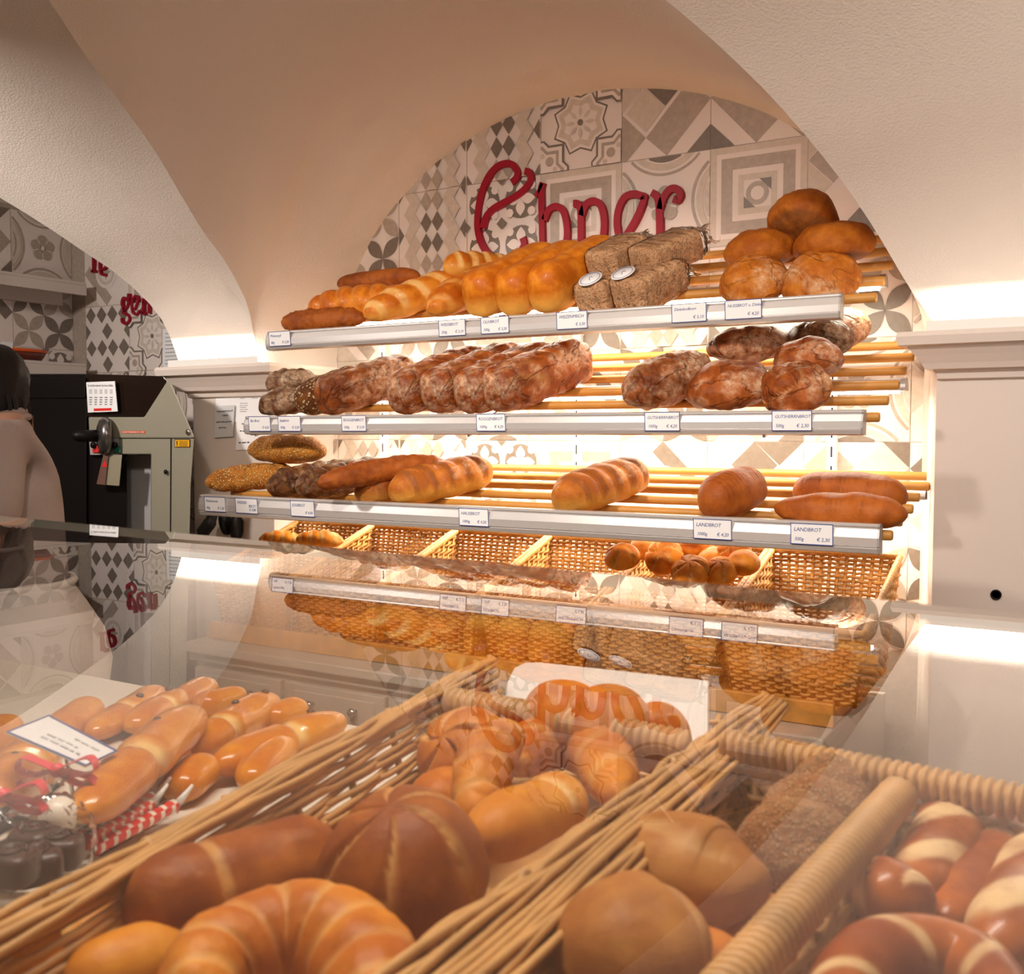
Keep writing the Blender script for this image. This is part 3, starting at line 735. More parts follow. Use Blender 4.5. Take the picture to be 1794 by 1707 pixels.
def m_pinch(at, wd=.12, amp=.3, cutv=.8):
    def f(s, ph):
        d = abs(s-at); return 1-amp*(1-sst(0, wd, d)), cutv*(1-sst(wd*.3, wd*.75, d))*sst(-.3, .3, math.sin(ph))
    return f
def roll_geo(D, Hh, grooves=0, spiral=.8, depth=.18, seed=0, flat=.35, disp=(), cutv=.6, nu=40, nv=72, base=0):
    """round loaf or roll, a dome with optional curved grooves meeting on top"""
    vs = []; cut = []; off = Vector((seed*2.1, seed*.9, seed*3.3))
    for i in range(nu+1):
        th = PI*i/nu; r0 = math.sin(th)**.85; z0 = math.cos(th)
        z = Hh*(.40+.60*z0) if z0 > 0 else Hh*.40*(1+z0*(1 if abs(z0) < .55 else 1))
        for k in range(nv):
            a = 2*PI*k/nv; f = 1; cv = 0
            if grooves and z0 > -.3:
                t = ((a/(2*PI)*grooves)+spiral*r0) % 1.0; g = (1-sst(.0, .22, min(t, 1-t)*2)); wt = sst(-.3, .2, z0)*sst(.02, .3, r0)
                f = 1-depth*g*wt*.55; cv = cutv*wt*(1-sst(.02, .20, t)); dz = -depth*g*wt*Hh*.55
            else: dz = 0
            if base and z0 < -.40: cv = base*(1-sst(-.62, -.40, z0))
            v = Vector((D/2*r0*f*math.cos(a), D/2*r0*f*math.sin(a), max(0.0, z+dz) if z0 > 0 else z))
            vs.append(v); cut.append(cv)
    for sc, am, kind in disp:
        for i, v in enumerate(vs):
            d = (v-Vector((0, 0, Hh*.4))); d = d.normalized() if d.length > 1e-6 else Vector((0, 0, 1)); q = (v+off)*sc
            if kind == 'n': x = noise.noise(q)
            elif kind == 't': x = abs(noise.noise(q))*2-.5
            else: dd, pp = noise.voronoi(q); x = -max(0, .16-(dd[1]-dd[0]))*6
            vs[i] = v+d*am*x
    fs = [(i*nv+k, i*nv+(k+1) % nv, (i+1)*nv+(k+1) % nv, (i+1)*nv+k) for i in range(nu) for k in range(nv)]
    return vs, fs, cut
def geo_obj(name, geo, m, mw, parent=None, zshift=0):
    vs, fs, cut = geo
    me = bpy.data.meshes.new(name); me.from_pydata(vs, [], fs); me.update()
    at_ = me.attributes.new('cut', 'FLOAT', 'POINT'); at_.data.foreach_set('value', cut)
    me.polygons.foreach_set('use_smooth', [True]*len(me.polygons)); me.materials.append(m)
    bm = bmesh.new(); bm.from_mesh(me); bmesh.ops.remove_doubles(bm, verts=bm.verts, dist=1e-5); bmesh.ops.recalc_face_normals(bm, faces=bm.faces); bm.to_mesh(me); bm.free()
    o = bpy.data.objects.new(name, me); link(o); o.matrix_world = mw
    if parent: o.parent = parent; o.matrix_parent_inverse = wm(parent).inverted()
    return o
def on_shelf(k, x, y, Hh, extra=0):
    """centre of a loaf of height Hh lying on shelf k whose middle is seen at pixel x, y"""
    s = SH[k]; sl = s['sl']; nl = math.hypot(1, sl); n = Vector((0, -sl/nl, 1/nl))
    p0 = Vector((0, s['Y'], H(shz(s, s['Y']))))+n*(Hh/2+extra); d = ray(x, y); t = (p0-O).dot(n)/d.dot(n)
    return O+d*t, math.atan(sl)
def mtx(c, yaw=0, tilt=0, roll=0, pitch=0):
    return Matrix.Translation(c) @ Matrix.Rotation(tilt, 4, 'X') @ Matrix.Rotation(math.radians(yaw), 4, 'Z') @ Matrix.Rotation(math.radians(pitch), 4, 'Y') @ Matrix.Rotation(math.radians(roll), 4, 'X')
def shift(geo, z):
    vs, fs, cut = geo; zs = [v.z for v in vs]; m = (min(zs)+max(zs))/2
    return [v-Vector((0, 0, m)) for v in vs], fs, cut
B = {}
B['gold'] = bread_mat('bread_golden', (0.60, 0.235, 0.035), (0.40, 0.11, 0.012), cut=(0.78, 0.47, 0.17), rough=.45, bump=.3, bscale=55, coat=.08, pale=(.70, .36, .10))
B['goldl'] = bread_mat('bread_white_loaf', (0.64, 0.27, 0.045), (0.46, 0.14, 0.014), cut=(0.80, 0.54, 0.24), rough=.45, bump=.28, bscale=50, coat=.08, pale=(.78, .46, .15))
B['brown'] = bread_mat('bread_brown', (0.33, 0.105, 0.03), (0.20, 0.055, 0.016), rough=.55, bump=.5, bscale=70)
B['rye'] = bread_mat('bread_rye', (0.31, 0.095, 0.03), (0.17, 0.042, 0.014), cut=(0.50, 0.27, 0.12), flour=.42, fscale=16, crack=.6, cscale=10, bump=.55, bscale=55)
B['ryefl'] = bread_mat('bread_rye_floury', (0.27, 0.085, 0.03), (0.13, 0.036, 0.014), cut=(0.50, 0.27, 0.12), flour=.55, fscale=11, crack=.6, cscale=10, bump=.6, bscale=55)
B['dark'] = bread_mat('bread_dark_floury', (0.14, 0.060, 0.040), (0.075, 0.026, 0.012), flour=.5, fscale=14, crack=.7, cscale=10, bump=.6, bscale=60, cut=(.3, .15, .07))
B['seed'] = bread_mat('bread_seeded', (0.46, 0.21, 0.055), (0.28, 0.11, 0.03), seeds=.95, sscale=150, bump=.9, bscale=120, scol=(.80, .54, .20))
B['seedd'] = bread_mat('bread_dark_seeded', (0.17, 0.07, 0.025), (0.085, 0.03, 0.012), seeds=.9, sscale=95, bump=1.0, bscale=100, scol=(.60, .40, .20), flour=.15)
B['slash'] = bread_mat('bread_slashed', (0.36, 0.125, 0.034), (0.22, 0.062, 0.016), cut=(0.24, 0.08, 0.022), flour=.2, bump=.6, bscale=60, pale=(.50, .26, .08))
B['slashl'] = bread_mat('bread_slashed_pale', (0.45, 0.18, 0.045), (0.32, 0.105, 0.026), cut=(0.25, 0.08, 0.022), flour=.2, bump=.6, bscale=60, pale=(.62, .36, .10))
B['land'] = bread_mat('bread_country', (0.35, 0.115, 0.032), (0.25, 0.07, 0.018), cut=(.10, .03, .01), rough=.5, bump=.35, bscale=80)
B['bun'] = bread_mat('bread_round', (0.49, 0.205, 0.055), (0.36, 0.12, 0.028), cut=(.25, .09, .025), flour=.40, fscale=12, crack=.15, cscale=9, bump=.6, bscale=60)
B['bunb'] = bread_mat('bread_round_brown', (0.42, 0.155, 0.032), (0.30, 0.09, 0.016), cut=(.20, .07, .02), rough=.55, bump=.6, bscale=70)
B['bunk'] = bread_mat('bread_base', (0.24, 0.09, 0.028), (0.17, 0.055, 0.016), seeds=.3, sscale=200, scol=(.4, .2, .08), bump=.4)
B['pack'] = bread_mat('bread_wholemeal', (0.64, 0.47, 0.62), (0.48, 0.32, 0.40), seeds=.5, sscale=170, scol=(.55, .36, .24), bump=.8, bscale=120)
B['rollb'] = bread_mat('roll_brown', (0.37, 0.135, 0.028), (0.22, 0.058, 0.010), cut=(0.70, 0.42, 0.18), rough=.45, bump=.3, bscale=55)
B['roll'] = bread_mat('roll_golden', (0.62, 0.28, 0.062), (0.43, 0.14, 0.020), cut=(0.80, 0.56, 0.28), rough=.45, bump=.25, bscale=50)
B['rollp'] = bread_mat('roll_pale', (0.66, 0.35, 0.09), (0.54, 0.23, 0.04), cut=(0.80, 0.58, 0.32), rough=.45, bump=.22, bscale=45)
B['bunp'] = bread_mat('bun_pale', (0.46, 0.255, 0.16), (0.33, 0.15, 0.08), cut=(0.70, 0.48, 0.28), rough=.5, bump=.25, bscale=45)
B['sesame'] = bread_mat('bun_sesame', (0.46, 0.28, 0.28), (0.38, 0.20, 0.18), seeds=.7, sscale=330, scol=(.72, .50, .28), bump=.9, bscale=160)
B['poppy'] = bread_mat('bun_poppy', (0.30, 0.17, 0.09), (0.18, 0.09, 0.05), seeds=.6, sscale=230, scol=(.07, .05, .05), bump=.8, bscale=160)
B['lye'] = bread_mat('lye_dough', (0.44, 0.14, 0.014), (0.24, 0.055, 0.006), cut=(0.82, 0.62, 0.42), rough=.34, bump=.10, bscale=30, coat=.25)
B['brioche'] = bread_mat('brioche', (0.66, 0.31, 0.012), (0.53, 0.18, 0.004), cut=(0.86, 0.62, 0.30), rough=.28, bump=.06, bscale=25, coat=.6)
B['pastry'] = bread_mat('pastry', (0.66, 0.33, 0.07), (0.50, 0.19, 0.025), cut=(.85, .66, .35), rough=.4, bump=.15)
def bread(name, geo, mk, k, x, y, Hh, yaw, label, group, extra=0, roll=0, pitch=0, Y=None, tilt=None, cat='bread'):
    if Y is None: c, tl = on_shelf(k, x, y, Hh, extra)
    else: c = PY(x, y, Y); tl = 0
    if tilt is not None: tl = math.radians(tilt)
    o = geo_obj(name, shift(geo, 0), B[mk], mtx(c, yaw, tl, roll, pitch)); tag(o, label, cat, group)
    if Y is None:                      # keep it behind the rail
        s = SH[k]; mw = wm(o); ws = [mw @ v.co for v in o.data.vertices]; lo = [v.y for v in ws if v.z < H(s['h1'])+.012]
        if lo:
            d = s['Y']+.012-min(lo)
            if d > 0: o.location = o.location+Vector((0, d, d*s['sl']))
    return o
g0, g1, g2_ = 'loaves on the top shelf', 'loaves on the middle shelf', 'loaves on the bottom shelf'
BN = (30, .0035, 'n'); FN = (90, .0015, 'n'); RG = (26, .005, 't'); CR = (20, .003, 'v')
LG = loaf_geo
# top shelf, left to right
bread('baguette', LG(.30, .072, .060, 4, 2.1, .35, [], [BN, (60, .003, 't')], 1), 'brown', 0, 563, 560, .055, 0, 'brown crusty short baguette lying along the left end of the top rail', g0)
bread('baguette', LG(.33, .062, .055, 4, 2.1, .3, [], [BN], 2), 'brown', 0, 662, 489, .06, -4, 'dark slim baguette behind the twisted loaves on the top shelf', g0, Y=2.50)
bread('twisted_loaf', LG(.35, .105, .095, 3, 2.1, .3, [m_twist(6, .17, .35, .18)], [BN], 3), 'gold', 0, 626, 532, .09, 4, 'golden twisted loaf lying lengthwise behind the short brown baguette', g0)
bread('twisted_loaf', LG(.33, .095, .088, 3, 2.1, .3, [m_twist(5, .15, .5, .75, 0, .4)], [BN], 4), 'goldl', 0, 718, 526, .085, 52, 'pale golden twisted loaf pointing at the WEISSBROT card', g0)
bread('twisted_loaf', LG(.30, .095, .09, 3, 2.1, .3, [m_twist(4, .15, .5, .45, 0, .3)], [BN], 5), 'gold', 0, 812, 512, .088, 74, 'golden twisted loaf right of the pale one, end hanging over the rail', g0)
bread('sliced_loaf', LG(.26, .085, .08, 4, 2.1, .3, [m_slash(5, .1, .16, .05, .42, -.2, 1)], [BN], 6), 'goldl', 0, 850, 468, .08, 62, 'golden loaf with pale slashes behind the twisted loaves', g0, Y=2.46)
for i, (x, y, yw, lab) in enumerate(((897, 489, 74, 'golden tin loaf leftmost of the three plain tin loaves'), (950, 484, 76, 'golden tin loaf between two others on the top shelf'), (1008, 479, 76, 'golden tin loaf rightmost of the three, beside the wrapped loaves'))):
    bread('tin_loaf', LG(.31, .112, .125, 9, 2.7, .18, [m_slash(1, 0, .0, 2, 3)], [(14, .006, 'n'), BN], 11+i), 'goldl', 0, x, y, .12, yw, lab, 'golden tin loaves on the top shelf')
# wrapped wholemeal loaves
def wrapped(x, y, Y, L, Wd, Hh, yaw, tl, label, sticker, sd):
    c = PY(x, y, Y); mw = mtx(c, yaw, math.radians(tl))
    o = geo_obj('wrapped_loaf', shift(LG(L, Wd, Hh, 14, 4.5, .02, [], [(40, .003, 'n')], sd, 40, 32), 0), B['pack'], mw); tag(o, label, 'bread', 'loaves wrapped in clear film')
    ws = shift(LG(L*1.03, Wd*1.05, Hh*1.06, 14, 4.2, .02, [], [(70, .004, 't')], sd+5, 48, 32), 0)
    vs = [v+Vector((.05*max(0, v.x/(L/2)-.93)*6, 0, 0)) for v in ws[0]]
    mb = MB(); mb.add(vs, ws[1], 0, True)
    # twisted end of the bag
    tv = []; nv = 14
    for q in range(7):
        t = q/6; r = (.9-.75*t) if t < .6 else (.45+.6*(t-.6))
        for k in range(nv): a = 2*PI*k/nv; rr = 1+.22*math.sin(k*5+q*2.3); tv.append(Vector((L/2+.012+.055*t, Wd*.48*r*rr*math.cos(a), Hh*.46*r*rr*math.sin(a))))
    mb.add(tv, [(i*nv+k, i*nv+(k+1) % nv, (i+1)*nv+(k+1) % nv, (i+1)*nv+k) for i in range(6) for k in range(nv)], 0, True)
    f = mb.build('plastic_bag', M['film2']); f.matrix_world = mw; f.parent = o; f.matrix_parent_inverse = mw.inverted()
    if sticker:
        mb = MB(); mb.lathe([(.030, 0), (.030, .0008), (.0, .0008)], (0, 0, 0), (0, 0, 1), 28); st = mb.build('sticker', M['paper'])
        st.matrix_world = mw @ Matrix.Translation((-L*.34+sticker[0], sticker[1], Hh/2+.006)) @ Matrix.Rotation(math.radians(sticker[2]), 4, 'Y'); st.parent = o; st.matrix_parent_inverse = mw.inverted()
        mb = MB(); mb.tube([(.0245*math.cos(2*PI*q/30), .0245*math.sin(2*PI*q/30), .001) for q in range(31)], .0006, 5); mb.tube([(.008*math.cos(q), .005*math.sin(q*1.5), .001) for q in range(8)], .0006, 5); rg = mb.build('printed_ring', M['ink'], recalc=True); rg.matrix_world = wm(st); rg.parent = st; rg.matrix_parent_inverse = wm(st).inverted()
wrapped(1062, 508, 2.29, .15, .10, .082, 78, 27, 'clear wrapped brown loaf with round white sticker beside the golden tin loaf', (0, 0, -14), 31)
wrapped(1136, 500, 2.29, .17, .115, .088, 66, 27, 'clear wrapped brown loaf with round white sticker, right of the lower pair', (0, .015, -12), 32)
wrapped(1082, 448, 2.34, .15, .105, .07, 74, 27, 'clear wrapped brown loaf on top, left of the upper pair', None, 33)
wrapped(1166, 443, 2.36, .17, .115, .075, 62, 27, 'clear wrapped brown loaf on top with crumpled bag end to the right', None, 34)
# round loaves in a pile
gp = 'round loaves piled on the right of the top shelf'
def roundl(x, y, Y, D, Hh, mk, tilt, yaw, label, sd, roll=0, grp=gp):
    return bread('round_loaf', roll_geo(D, Hh, 0, seed=sd, disp=[(16, .006, 'n'), (45, .003, 'n'), (70, .0015, 't')], base=1), mk, 0, x, y, Hh, yaw, label, grp, Y=Y, tilt=tilt, roll=roll)
roundl(1320, 492, 2.29, .150, .105, 'bun', 30, 20, 'floury round loaf lowest on the left of the pile', 41)
roundl(1438, 486, 2.30, .168, .115, 'bun', 30, 130, 'floury round loaf lowest on the right of the pile above the rail end', 42)
roundl(1331, 436, 2.36, .165, .088, 'bunb', 10, 70, 'brown round loaf resting on the left floury loaf', 43)
roundl(1460, 425, 2.36, .180, .092, 'bunb', 8, 200, 'brown round loaf resting on the right floury loaf', 44)
o = roundl(1407, 384, 2.38, .160, .11, 'bunb', -30, 250, 'round loaf crowning the pile, tipped so its dark underside shows', 45)

# middle shelf
bread('dark_loaf', LG(.165, .115, .078, 2.4, 2.1, .3, [m_split(.10, .3, .3)], [BN, RG], 51), 'dark', 1, 497, 705, .075, 20, 'dark floury loaf lowest at the left end of the middle shelf', g1)
bread('dark_loaf', LG(.165, .11, .068, 2.4, 2.1, .3, [], [BN, RG], 52), 'dark', 1, 509, 666, .07, 8, 'dark floury loaf resting on another at the left of the middle shelf', g1, Y=2.30, tilt=14)
bread('seeded_loaf', LG(.27, .105, .10, 5, 2.4, .2, [], [BN], 53), 'seedd', 1, 580, 687, .10, 66, 'dark loaf covered in oat flakes left of the floury box loaf', g1)
bread('box_loaf', LG(.30, .115, .112, 8, 2.7, .15, [m_split(.05, .5, .1)], [BN, RG], 54), 'ryefl', 1, 626, 682, .108, 62, 'brown floury tin loaf with pale right side on the middle shelf', g1)
for i, (x, y, lab) in enumerate(((748, 677, 'crackled rye loaf leftmost in the row of four'), (809, 675, 'crackled rye loaf second from left in the row of four'), (868, 674, 'crackled rye loaf third from left in the row of four'), (922, 671, 'crackled rye loaf rightmost in the row of four, pale side showing'))):
    bread('crackled_loaf', LG(.33, .125, .122, 7, 2.5, .15, [m_slash(1, 2.2, .05, .1, .3, -.1, .5)], [BN, RG], 60+i), 'rye', 1, x, y, .118, 70, lab, 'crackled rye loaves in a row')
bread('oval_loaf', LG(.255, .135, .115, 2.5, 2.1, .25, [m_split(.06, .5, .35, -.2)], [BN, (50, .004, 't')], 71), 'ryefl', 1, 1170, 663, .105, 64, 'tall oval brown loaf with floury right flank on the middle shelf', g1)
bread('crusty_loaf', LG(.19, .155, .10, 2.3, 2.1, .3, [], [(16, .010, 'n'), RG], 72), 'rye', 1, 1268, 681, .096, 4, 'wide rugged brown loaf in the middle of the right group', g1)
bread('swirled_loaf', roll_geo(.150, .092, 3, 1.4, .22, 73, disp=[(20, .006, 'n'), RG], cutv=.5), 'rye', 1, 1386, 686, .085, 30, 'round swirled floury loaf lowest on the right of the middle shelf', g1, tilt=38)
bread('oval_loaf', LG(.20, .125, .082, 2.5, 2.1, .3, [], [BN, RG], 74), 'ryefl', 1, 1313, 603, .08, 24, 'oval loaf with floury top lying on the wide rugged loaf', g1, Y=2.36, tilt=10)
bread('crusty_loaf', LG(.155, .13, .085, 2.3, 2.1, .3, [], [(18, .008, 'n'), RG], 75), 'rye', 1, 1417, 626, .08, -12, 'rugged brown loaf resting on the swirled loaf', g1, Y=2.29, tilt=6)
bread('dark_loaf', LG(.155, .13, .09, 2.4, 2.1, .3, [], [BN, RG], 76), 'dark', 1, 1436, 592, .08, -20, 'dark floury loaf topmost at the right of the middle shelf', g1, Y=2.40, tilt=0)
bread('oval_loaf', LG(.16, .12, .09, 2.4, 2.1, .3, [], [BN], 77), 'ryefl', 1, 1470, 577, .08, 60, 'loaf standing at the back right, half hidden by the top rail end', g1, Y=2.50, tilt=30)

# bottom shelf
bread('seeded_braid', LG(.27, .085, .075, 3, 2.1, .3, [m_twist(4, .16, .4, 0)], [BN], 81), 'seed', 2, 440, 836, .07, 32, 'seed covered twisted loaf at the left end of the bottom shelf', g2_)
bread('seeded_braid', LG(.34, .105, .082, 2.8, 2.1, .3, [m_twist(4, .09, .4, 0)], [BN], 82), 'seed', 2, 501, 787, .07, -10, 'seed covered oval loaf lying on top at the left of the bottom shelf', g2_, Y=2.24, tilt=0)
bread('floury_loaf', LG(.26, .095, .085, 4, 2.1, .2, [m_slash(4, .2, .14, .1, .4, -.1, .5)], [BN, RG], 83), 'dark', 2, 546, 838, .08, 62, 'dark brown slashed floury loaf behind the seeded braids', g2_)
bread('floury_loaf', LG(.28, .105, .09, 4, 2.1, .2, [m_slash(4, .2, .12, .1, .4, -.1, .5)], [BN, RG], 84), 'dark', 2, 603, 838, .085, 64, 'dark slashed loaf under the leaning baguette', g2_)
bread('baguette', LG(.33, .07, .062, 4, 2.1, .3, [], [BN, (50, .003, 't')], 85, bend=.012), 'brown', 2, 668, 826, .06, 56, 'dark brown baguette leaning across the slashed loaves', g2_, extra=.058)
bread('slashed_loaf', LG(.30, .105, .09, 5, 2.2, .2, [m_slash(5, .25, .16, .1, .45, -.1, 1)], [BN], 86), 'slash', 2, 708, 844, .085, 66, 'brown slashed loaf under the end of the leaning baguette', g2_)
bread('slashed_loaf', LG(.31, .105, .095, 5, 2.2, .2, [m_slash(5, .25, .18, .1, .45, -.1, 1)], [BN], 87), 'slashl', 2, 774, 840, .09, 68, 'brown slashed loaf rightmost of the left group on the bottom shelf', g2_)
bread('slashed_loaf', LG(.31, .108, .095, 5, 2.2, .2, [m_slash(5, .25, .18, .1, .45, -.1, 1)], [BN], 88), 'slashl', 2, 1054, 849, .09, 76, 'slashed loaf lying alone in the middle of the bottom shelf', g2_)
bread('country_loaf', LG(.20, .108, .10, 3.4, 2.2, .2, [m_dots(9, 12, .05)], [(14, .006, 'n')], 89), 'land', 2, 1279, 865, .098, 78, 'smooth brown loaf with pricked holes above the LANDBROT 1000g card', g2_)
bread('country_loaf', LG(.250, .092, .088, 3.4, 2.2, .2, [m_dots(13, 12, .05)], [(12, .006, 'n')], 90), 'land', 2, 1487, 862, .085, -8, 'long brown loaf with pricked holes behind another at the right end', g2_, Y=2.30, tilt=8)
bread('country_loaf', LG(.262, .082, .066, 3.4, 2.2, .2, [m_dots(13, 12, .03)], [(12, .006, 'n'), BN], 91), 'land', 2, 1450, 912, .064, -4, 'long brown loaf directly behind the LANDBROT 500g card', g2_)
# ---------------------------------------------------------------- wicker
def weave(mb, bl, br, tr, tl, stakes, rows, r, amp=None, seed=0, flat=1.0, sub=3, slant=0):
    bl, br, tr, tl = map(Vector, (bl, br, tr, tl)); rnd = random.Random(seed)
    n = (br-bl).cross(tl-bl).normalized(); amp = amp or r*1.1
    S = lambda u, v: bl.lerp(br, u).lerp(tl.lerp(tr, u), v)
    for j in range(rows):
        v = (j+.5)/rows; pts = []; m = stakes*sub; ph = rnd.uniform(-.15, .15)
        for i in range(m+1):
            u = i/m; a = math.cos(PI*(u*stakes+ph)+PI*(j % 2))
            pts.append(S(u, v+rnd.uniform(-.12, .12)/rows+slant*math.sin(2*PI*u*stakes/3+j*2.1)/rows*4)+n*a*amp)
        mb.tube(pts, r*rnd.uniform(.85, 1.1), 5, 0, True)
    for i in range(stakes+1):
        u = i/stakes; mb.tube([S(u, -.02), S(u, .5), S(u, 1.02)], r*1.15, 5, 0, True)
def rope_rim(mb, pts, r, pitch=.011, nv=10, depth=.10):
    P = catmull(pts, 24); L = 0; rr = []; Q = []
    # resample finely so that the wrapping shows
    acc = [0]
    for a, b in zip(P, P[1:]): acc.append(acc[-1]+(b-a).length)
    n = max(8, int(acc[-1]/pitch*5)); j = 0
    for i in range(n+1):
        d = acc[-1]*i/n
        while j < len(acc)-2 and acc[j+1] < d: j += 1
        q = (d-acc[j])/max(1e-9, acc[j+1]-acc[j]); Q.append(P[j].lerp(P[j+1], q)); rr.append(r*(1-depth+depth*abs(math.sin(PI*d/pitch))**.5*1.6))
    mb.tube(Q, rr, nv)
# a row of six wicker baskets below the bottom shelf
BX = [-2.32, -2.007, -1.694, -1.380, -1.067, -.754, -.441]
def rack_basket():
    w_ = .150; yb, zb_, yf, zf = .20, .275, -.17, .155     # local: y towards the wall, z up from the plank
    fb = (-.15, .0); bb = (.14, .02); t = .8
    root = bpy.data.objects.new('wicker_basket', None); link(root)
    def at(o): o.parent = root; return o
    q = w_*.86
    mb = MB(); weave(mb, (-q, bb[0], bb[1]), (q, bb[0], bb[1]), (w_, yb, zb_), (-w_, yb, zb_), 15, 26, .0040, seed=1); at(mb.build('back_wall', M['wickd']))
    mb = MB(); weave(mb, (-q, fb[0], fb[1]), (q, fb[0], fb[1]), (w_, yf, zf), (-w_, yf, zf), 15, 19, .0042, seed=2); at(mb.build('front_wall', M['wickd']))
    for sx in (-1, 1):
        mb = MB(); weave(mb, (sx*q, fb[0], fb[1]), (sx*q, bb[0], bb[1]), (sx*w_, yb, zb_), (sx*w_, yf, zf), 14, 22, .0042, seed=3); at(mb.build('side_wall', M['wickd']))
    mb = MB(); 
    for k in range(14): x = -q+2*q*(k+.5)/14; mb.tube([(x, fb[0], fb[1]+.006), (x, bb[0], bb[1]+.006)], .008, 5)
    at(mb.build('base', M['wickd']))
    mb = MB(); rope_rim(mb, [(-w_, yf, zf), (0, yf, zf), (w_, yf, zf)], .0075, .016, 7); rope_rim(mb, [(-w_, yb, zb_), (w_, yb, zb_)], .0075, .016, 7)
    for sx in (-1, 1): rope_rim(mb, [(sx*w_, yf, zf), (sx*w_, yb, zb_)], .0075, .016, 7)
    at(mb.build('rim', M['wickd'])); return root
rb = rack_basket()
LB = ['wicker basket at the left end of the rack row, holding pale pastries', 'empty wicker basket second from left in the rack row', 'empty wicker basket third from left in the rack row', 'empty wicker basket left of the one full of rolls', 'wicker basket heaped with small rolls in the rack row', 'empty wicker basket at the right end of the rack row']
for i in range(6):
    if i == 0: r = rb
    else:
        r = rb.copy(); link(r)
        for ch in [c for c in bpy.data.objects if c.parent == rb]: d = ch.copy(); link(d); d.parent = r
    r.location = ((BX[i]+BX[i+1])/2, 2.31, H(-.565)); tag(r, LB[i], 'basket', 'wicker baskets in the row under the bottom shelf')
mb = MB(); mb.box(-2.31, -.50, 2.12, 2.66, H(-.600), H(-.572)); mb.box(-2.31, -.50, 2.115, 2.13, H(-.605), H(-.555)); tag(mb.build('basket_plank', M['wickd'], at=(-1.4, 2.3, H(-.6)), bevel=.003), 'long honey coloured plank carrying the row of wicker baskets', 'shelf')
# small rolls in the fifth basket
gr = 'small rolls heaped in the rack basket'
for i, (x, y, Y, D, sp, tl, yw, lab) in enumerate((
    (1090, 975, 2.20, .085, 1, 25, 10, 'star roll leaning on the left wall of the rack basket'), (1162, 974, 2.23, .092, 1, 55, 60, 'round roll with its pale flat base turned to the front'), (1210, 1000, 2.17, .092, 1, 35, 100, 'star roll in front of the heap in the rack basket'),
    (1130, 960, 2.32, .08, 0, 10, 30, 'golden roll behind the star roll at the left of the heap'), (1215, 957, 2.33, .10, 0, 0, 80, 'golden roll lying on top of the heap in the rack basket'), (1250, 980, 2.28, .08, 0, 10, 20, 'golden roll in the middle right of the heap'),
    (1262, 1000, 2.20, .08, 1, 30, 45, 'small star roll lowest at the right of the heap'), (1285, 966, 2.28, .08, 1, 60, 15, 'pale roll leaning back at the right of the heap'), (1302, 985, 2.24, .075, 0, 15, 15, 'golden roll against the right wall of the rack basket'))):
    o = geo_obj('bread_roll', shift(roll_geo(D, .055, 5 if sp else 0, .5, .26, 100+i, nu=24, nv=48, disp=[(30, .002, 'n')]), 0), B['roll'], mtx(PY(x, y, Y), yw, math.radians(tl))); tag(o, lab, 'roll', gr)
for i, (x, y, Y, yw, lab) in enumerate(((492, 946, 2.24, 8, 'pale twisted pastry at the left in the leftmost rack basket'), (560, 945, 2.24, 12, 'pale twisted pastry at the right in the leftmost rack basket'))):
    o = geo_obj('twisted_pastry', shift(LG(.15, .06, .05, 2.6, 2, .3, [m_twist(4, .2, .5, .9, 0, .4)], [BN], 120+i), 0), B['goldl'], mtx(PY(x, y, Y), yw)); tag(o, lab, 'pastry', 'pastries in the leftmost rack basket')
# base cabinet under the rack
root = empty('base_cabinet', (-1.38, 2.35, 0), 'cream painted base cabinet with drawers under the bread rack', 'cabinet')
mb = MB(); mb.box(-2.31, -.51, 2.07, 2.70, 0.0, H(-.66)); mb.build('body', M['cabinet'], root)
mb = MB(); mb.box(-2.335, -.50, 2.035, 2.39, H(-.632), H(-.606)); mb.box(-2.325, -.505, 2.055, 2.39, H(-.66), H(-.632)); mb.build('worktop', M['cabinet'], root, bevel=.004)
for k in range(5):
    xa = -2.30+k*.358; xb = xa+.335
    mb = MB(); mb.box(xa, xb, 2.052, 2.072, H(-.80), H(-.675)); mb.box(xa+.03, xb-.03, 2.047, 2.054, H(-.785), H(-.692)); d = mb.build('drawer', M['cabinet'], root, bevel=.004)
    for kx in (xa+.10, xa+.245):
        mb = MB(); mb.lathe([(.005, 0), (.005, .012), (.011, .016), (.013, .022), (.009, .028), (.001, .029)], (kx, 2.05, H(-.722)), (0, -1, 0), 14); mb.build('knob', M['chrome'], d)
    mb = MB(); mb.box(xa, xb, 2.052, 2.072, .10, H(-.82)); mb.box(xa+.05, xb-.05, 2.047, 2.054, .16, H(-.87)); mb.build('door', M['cabinet'], root, bevel=.004)

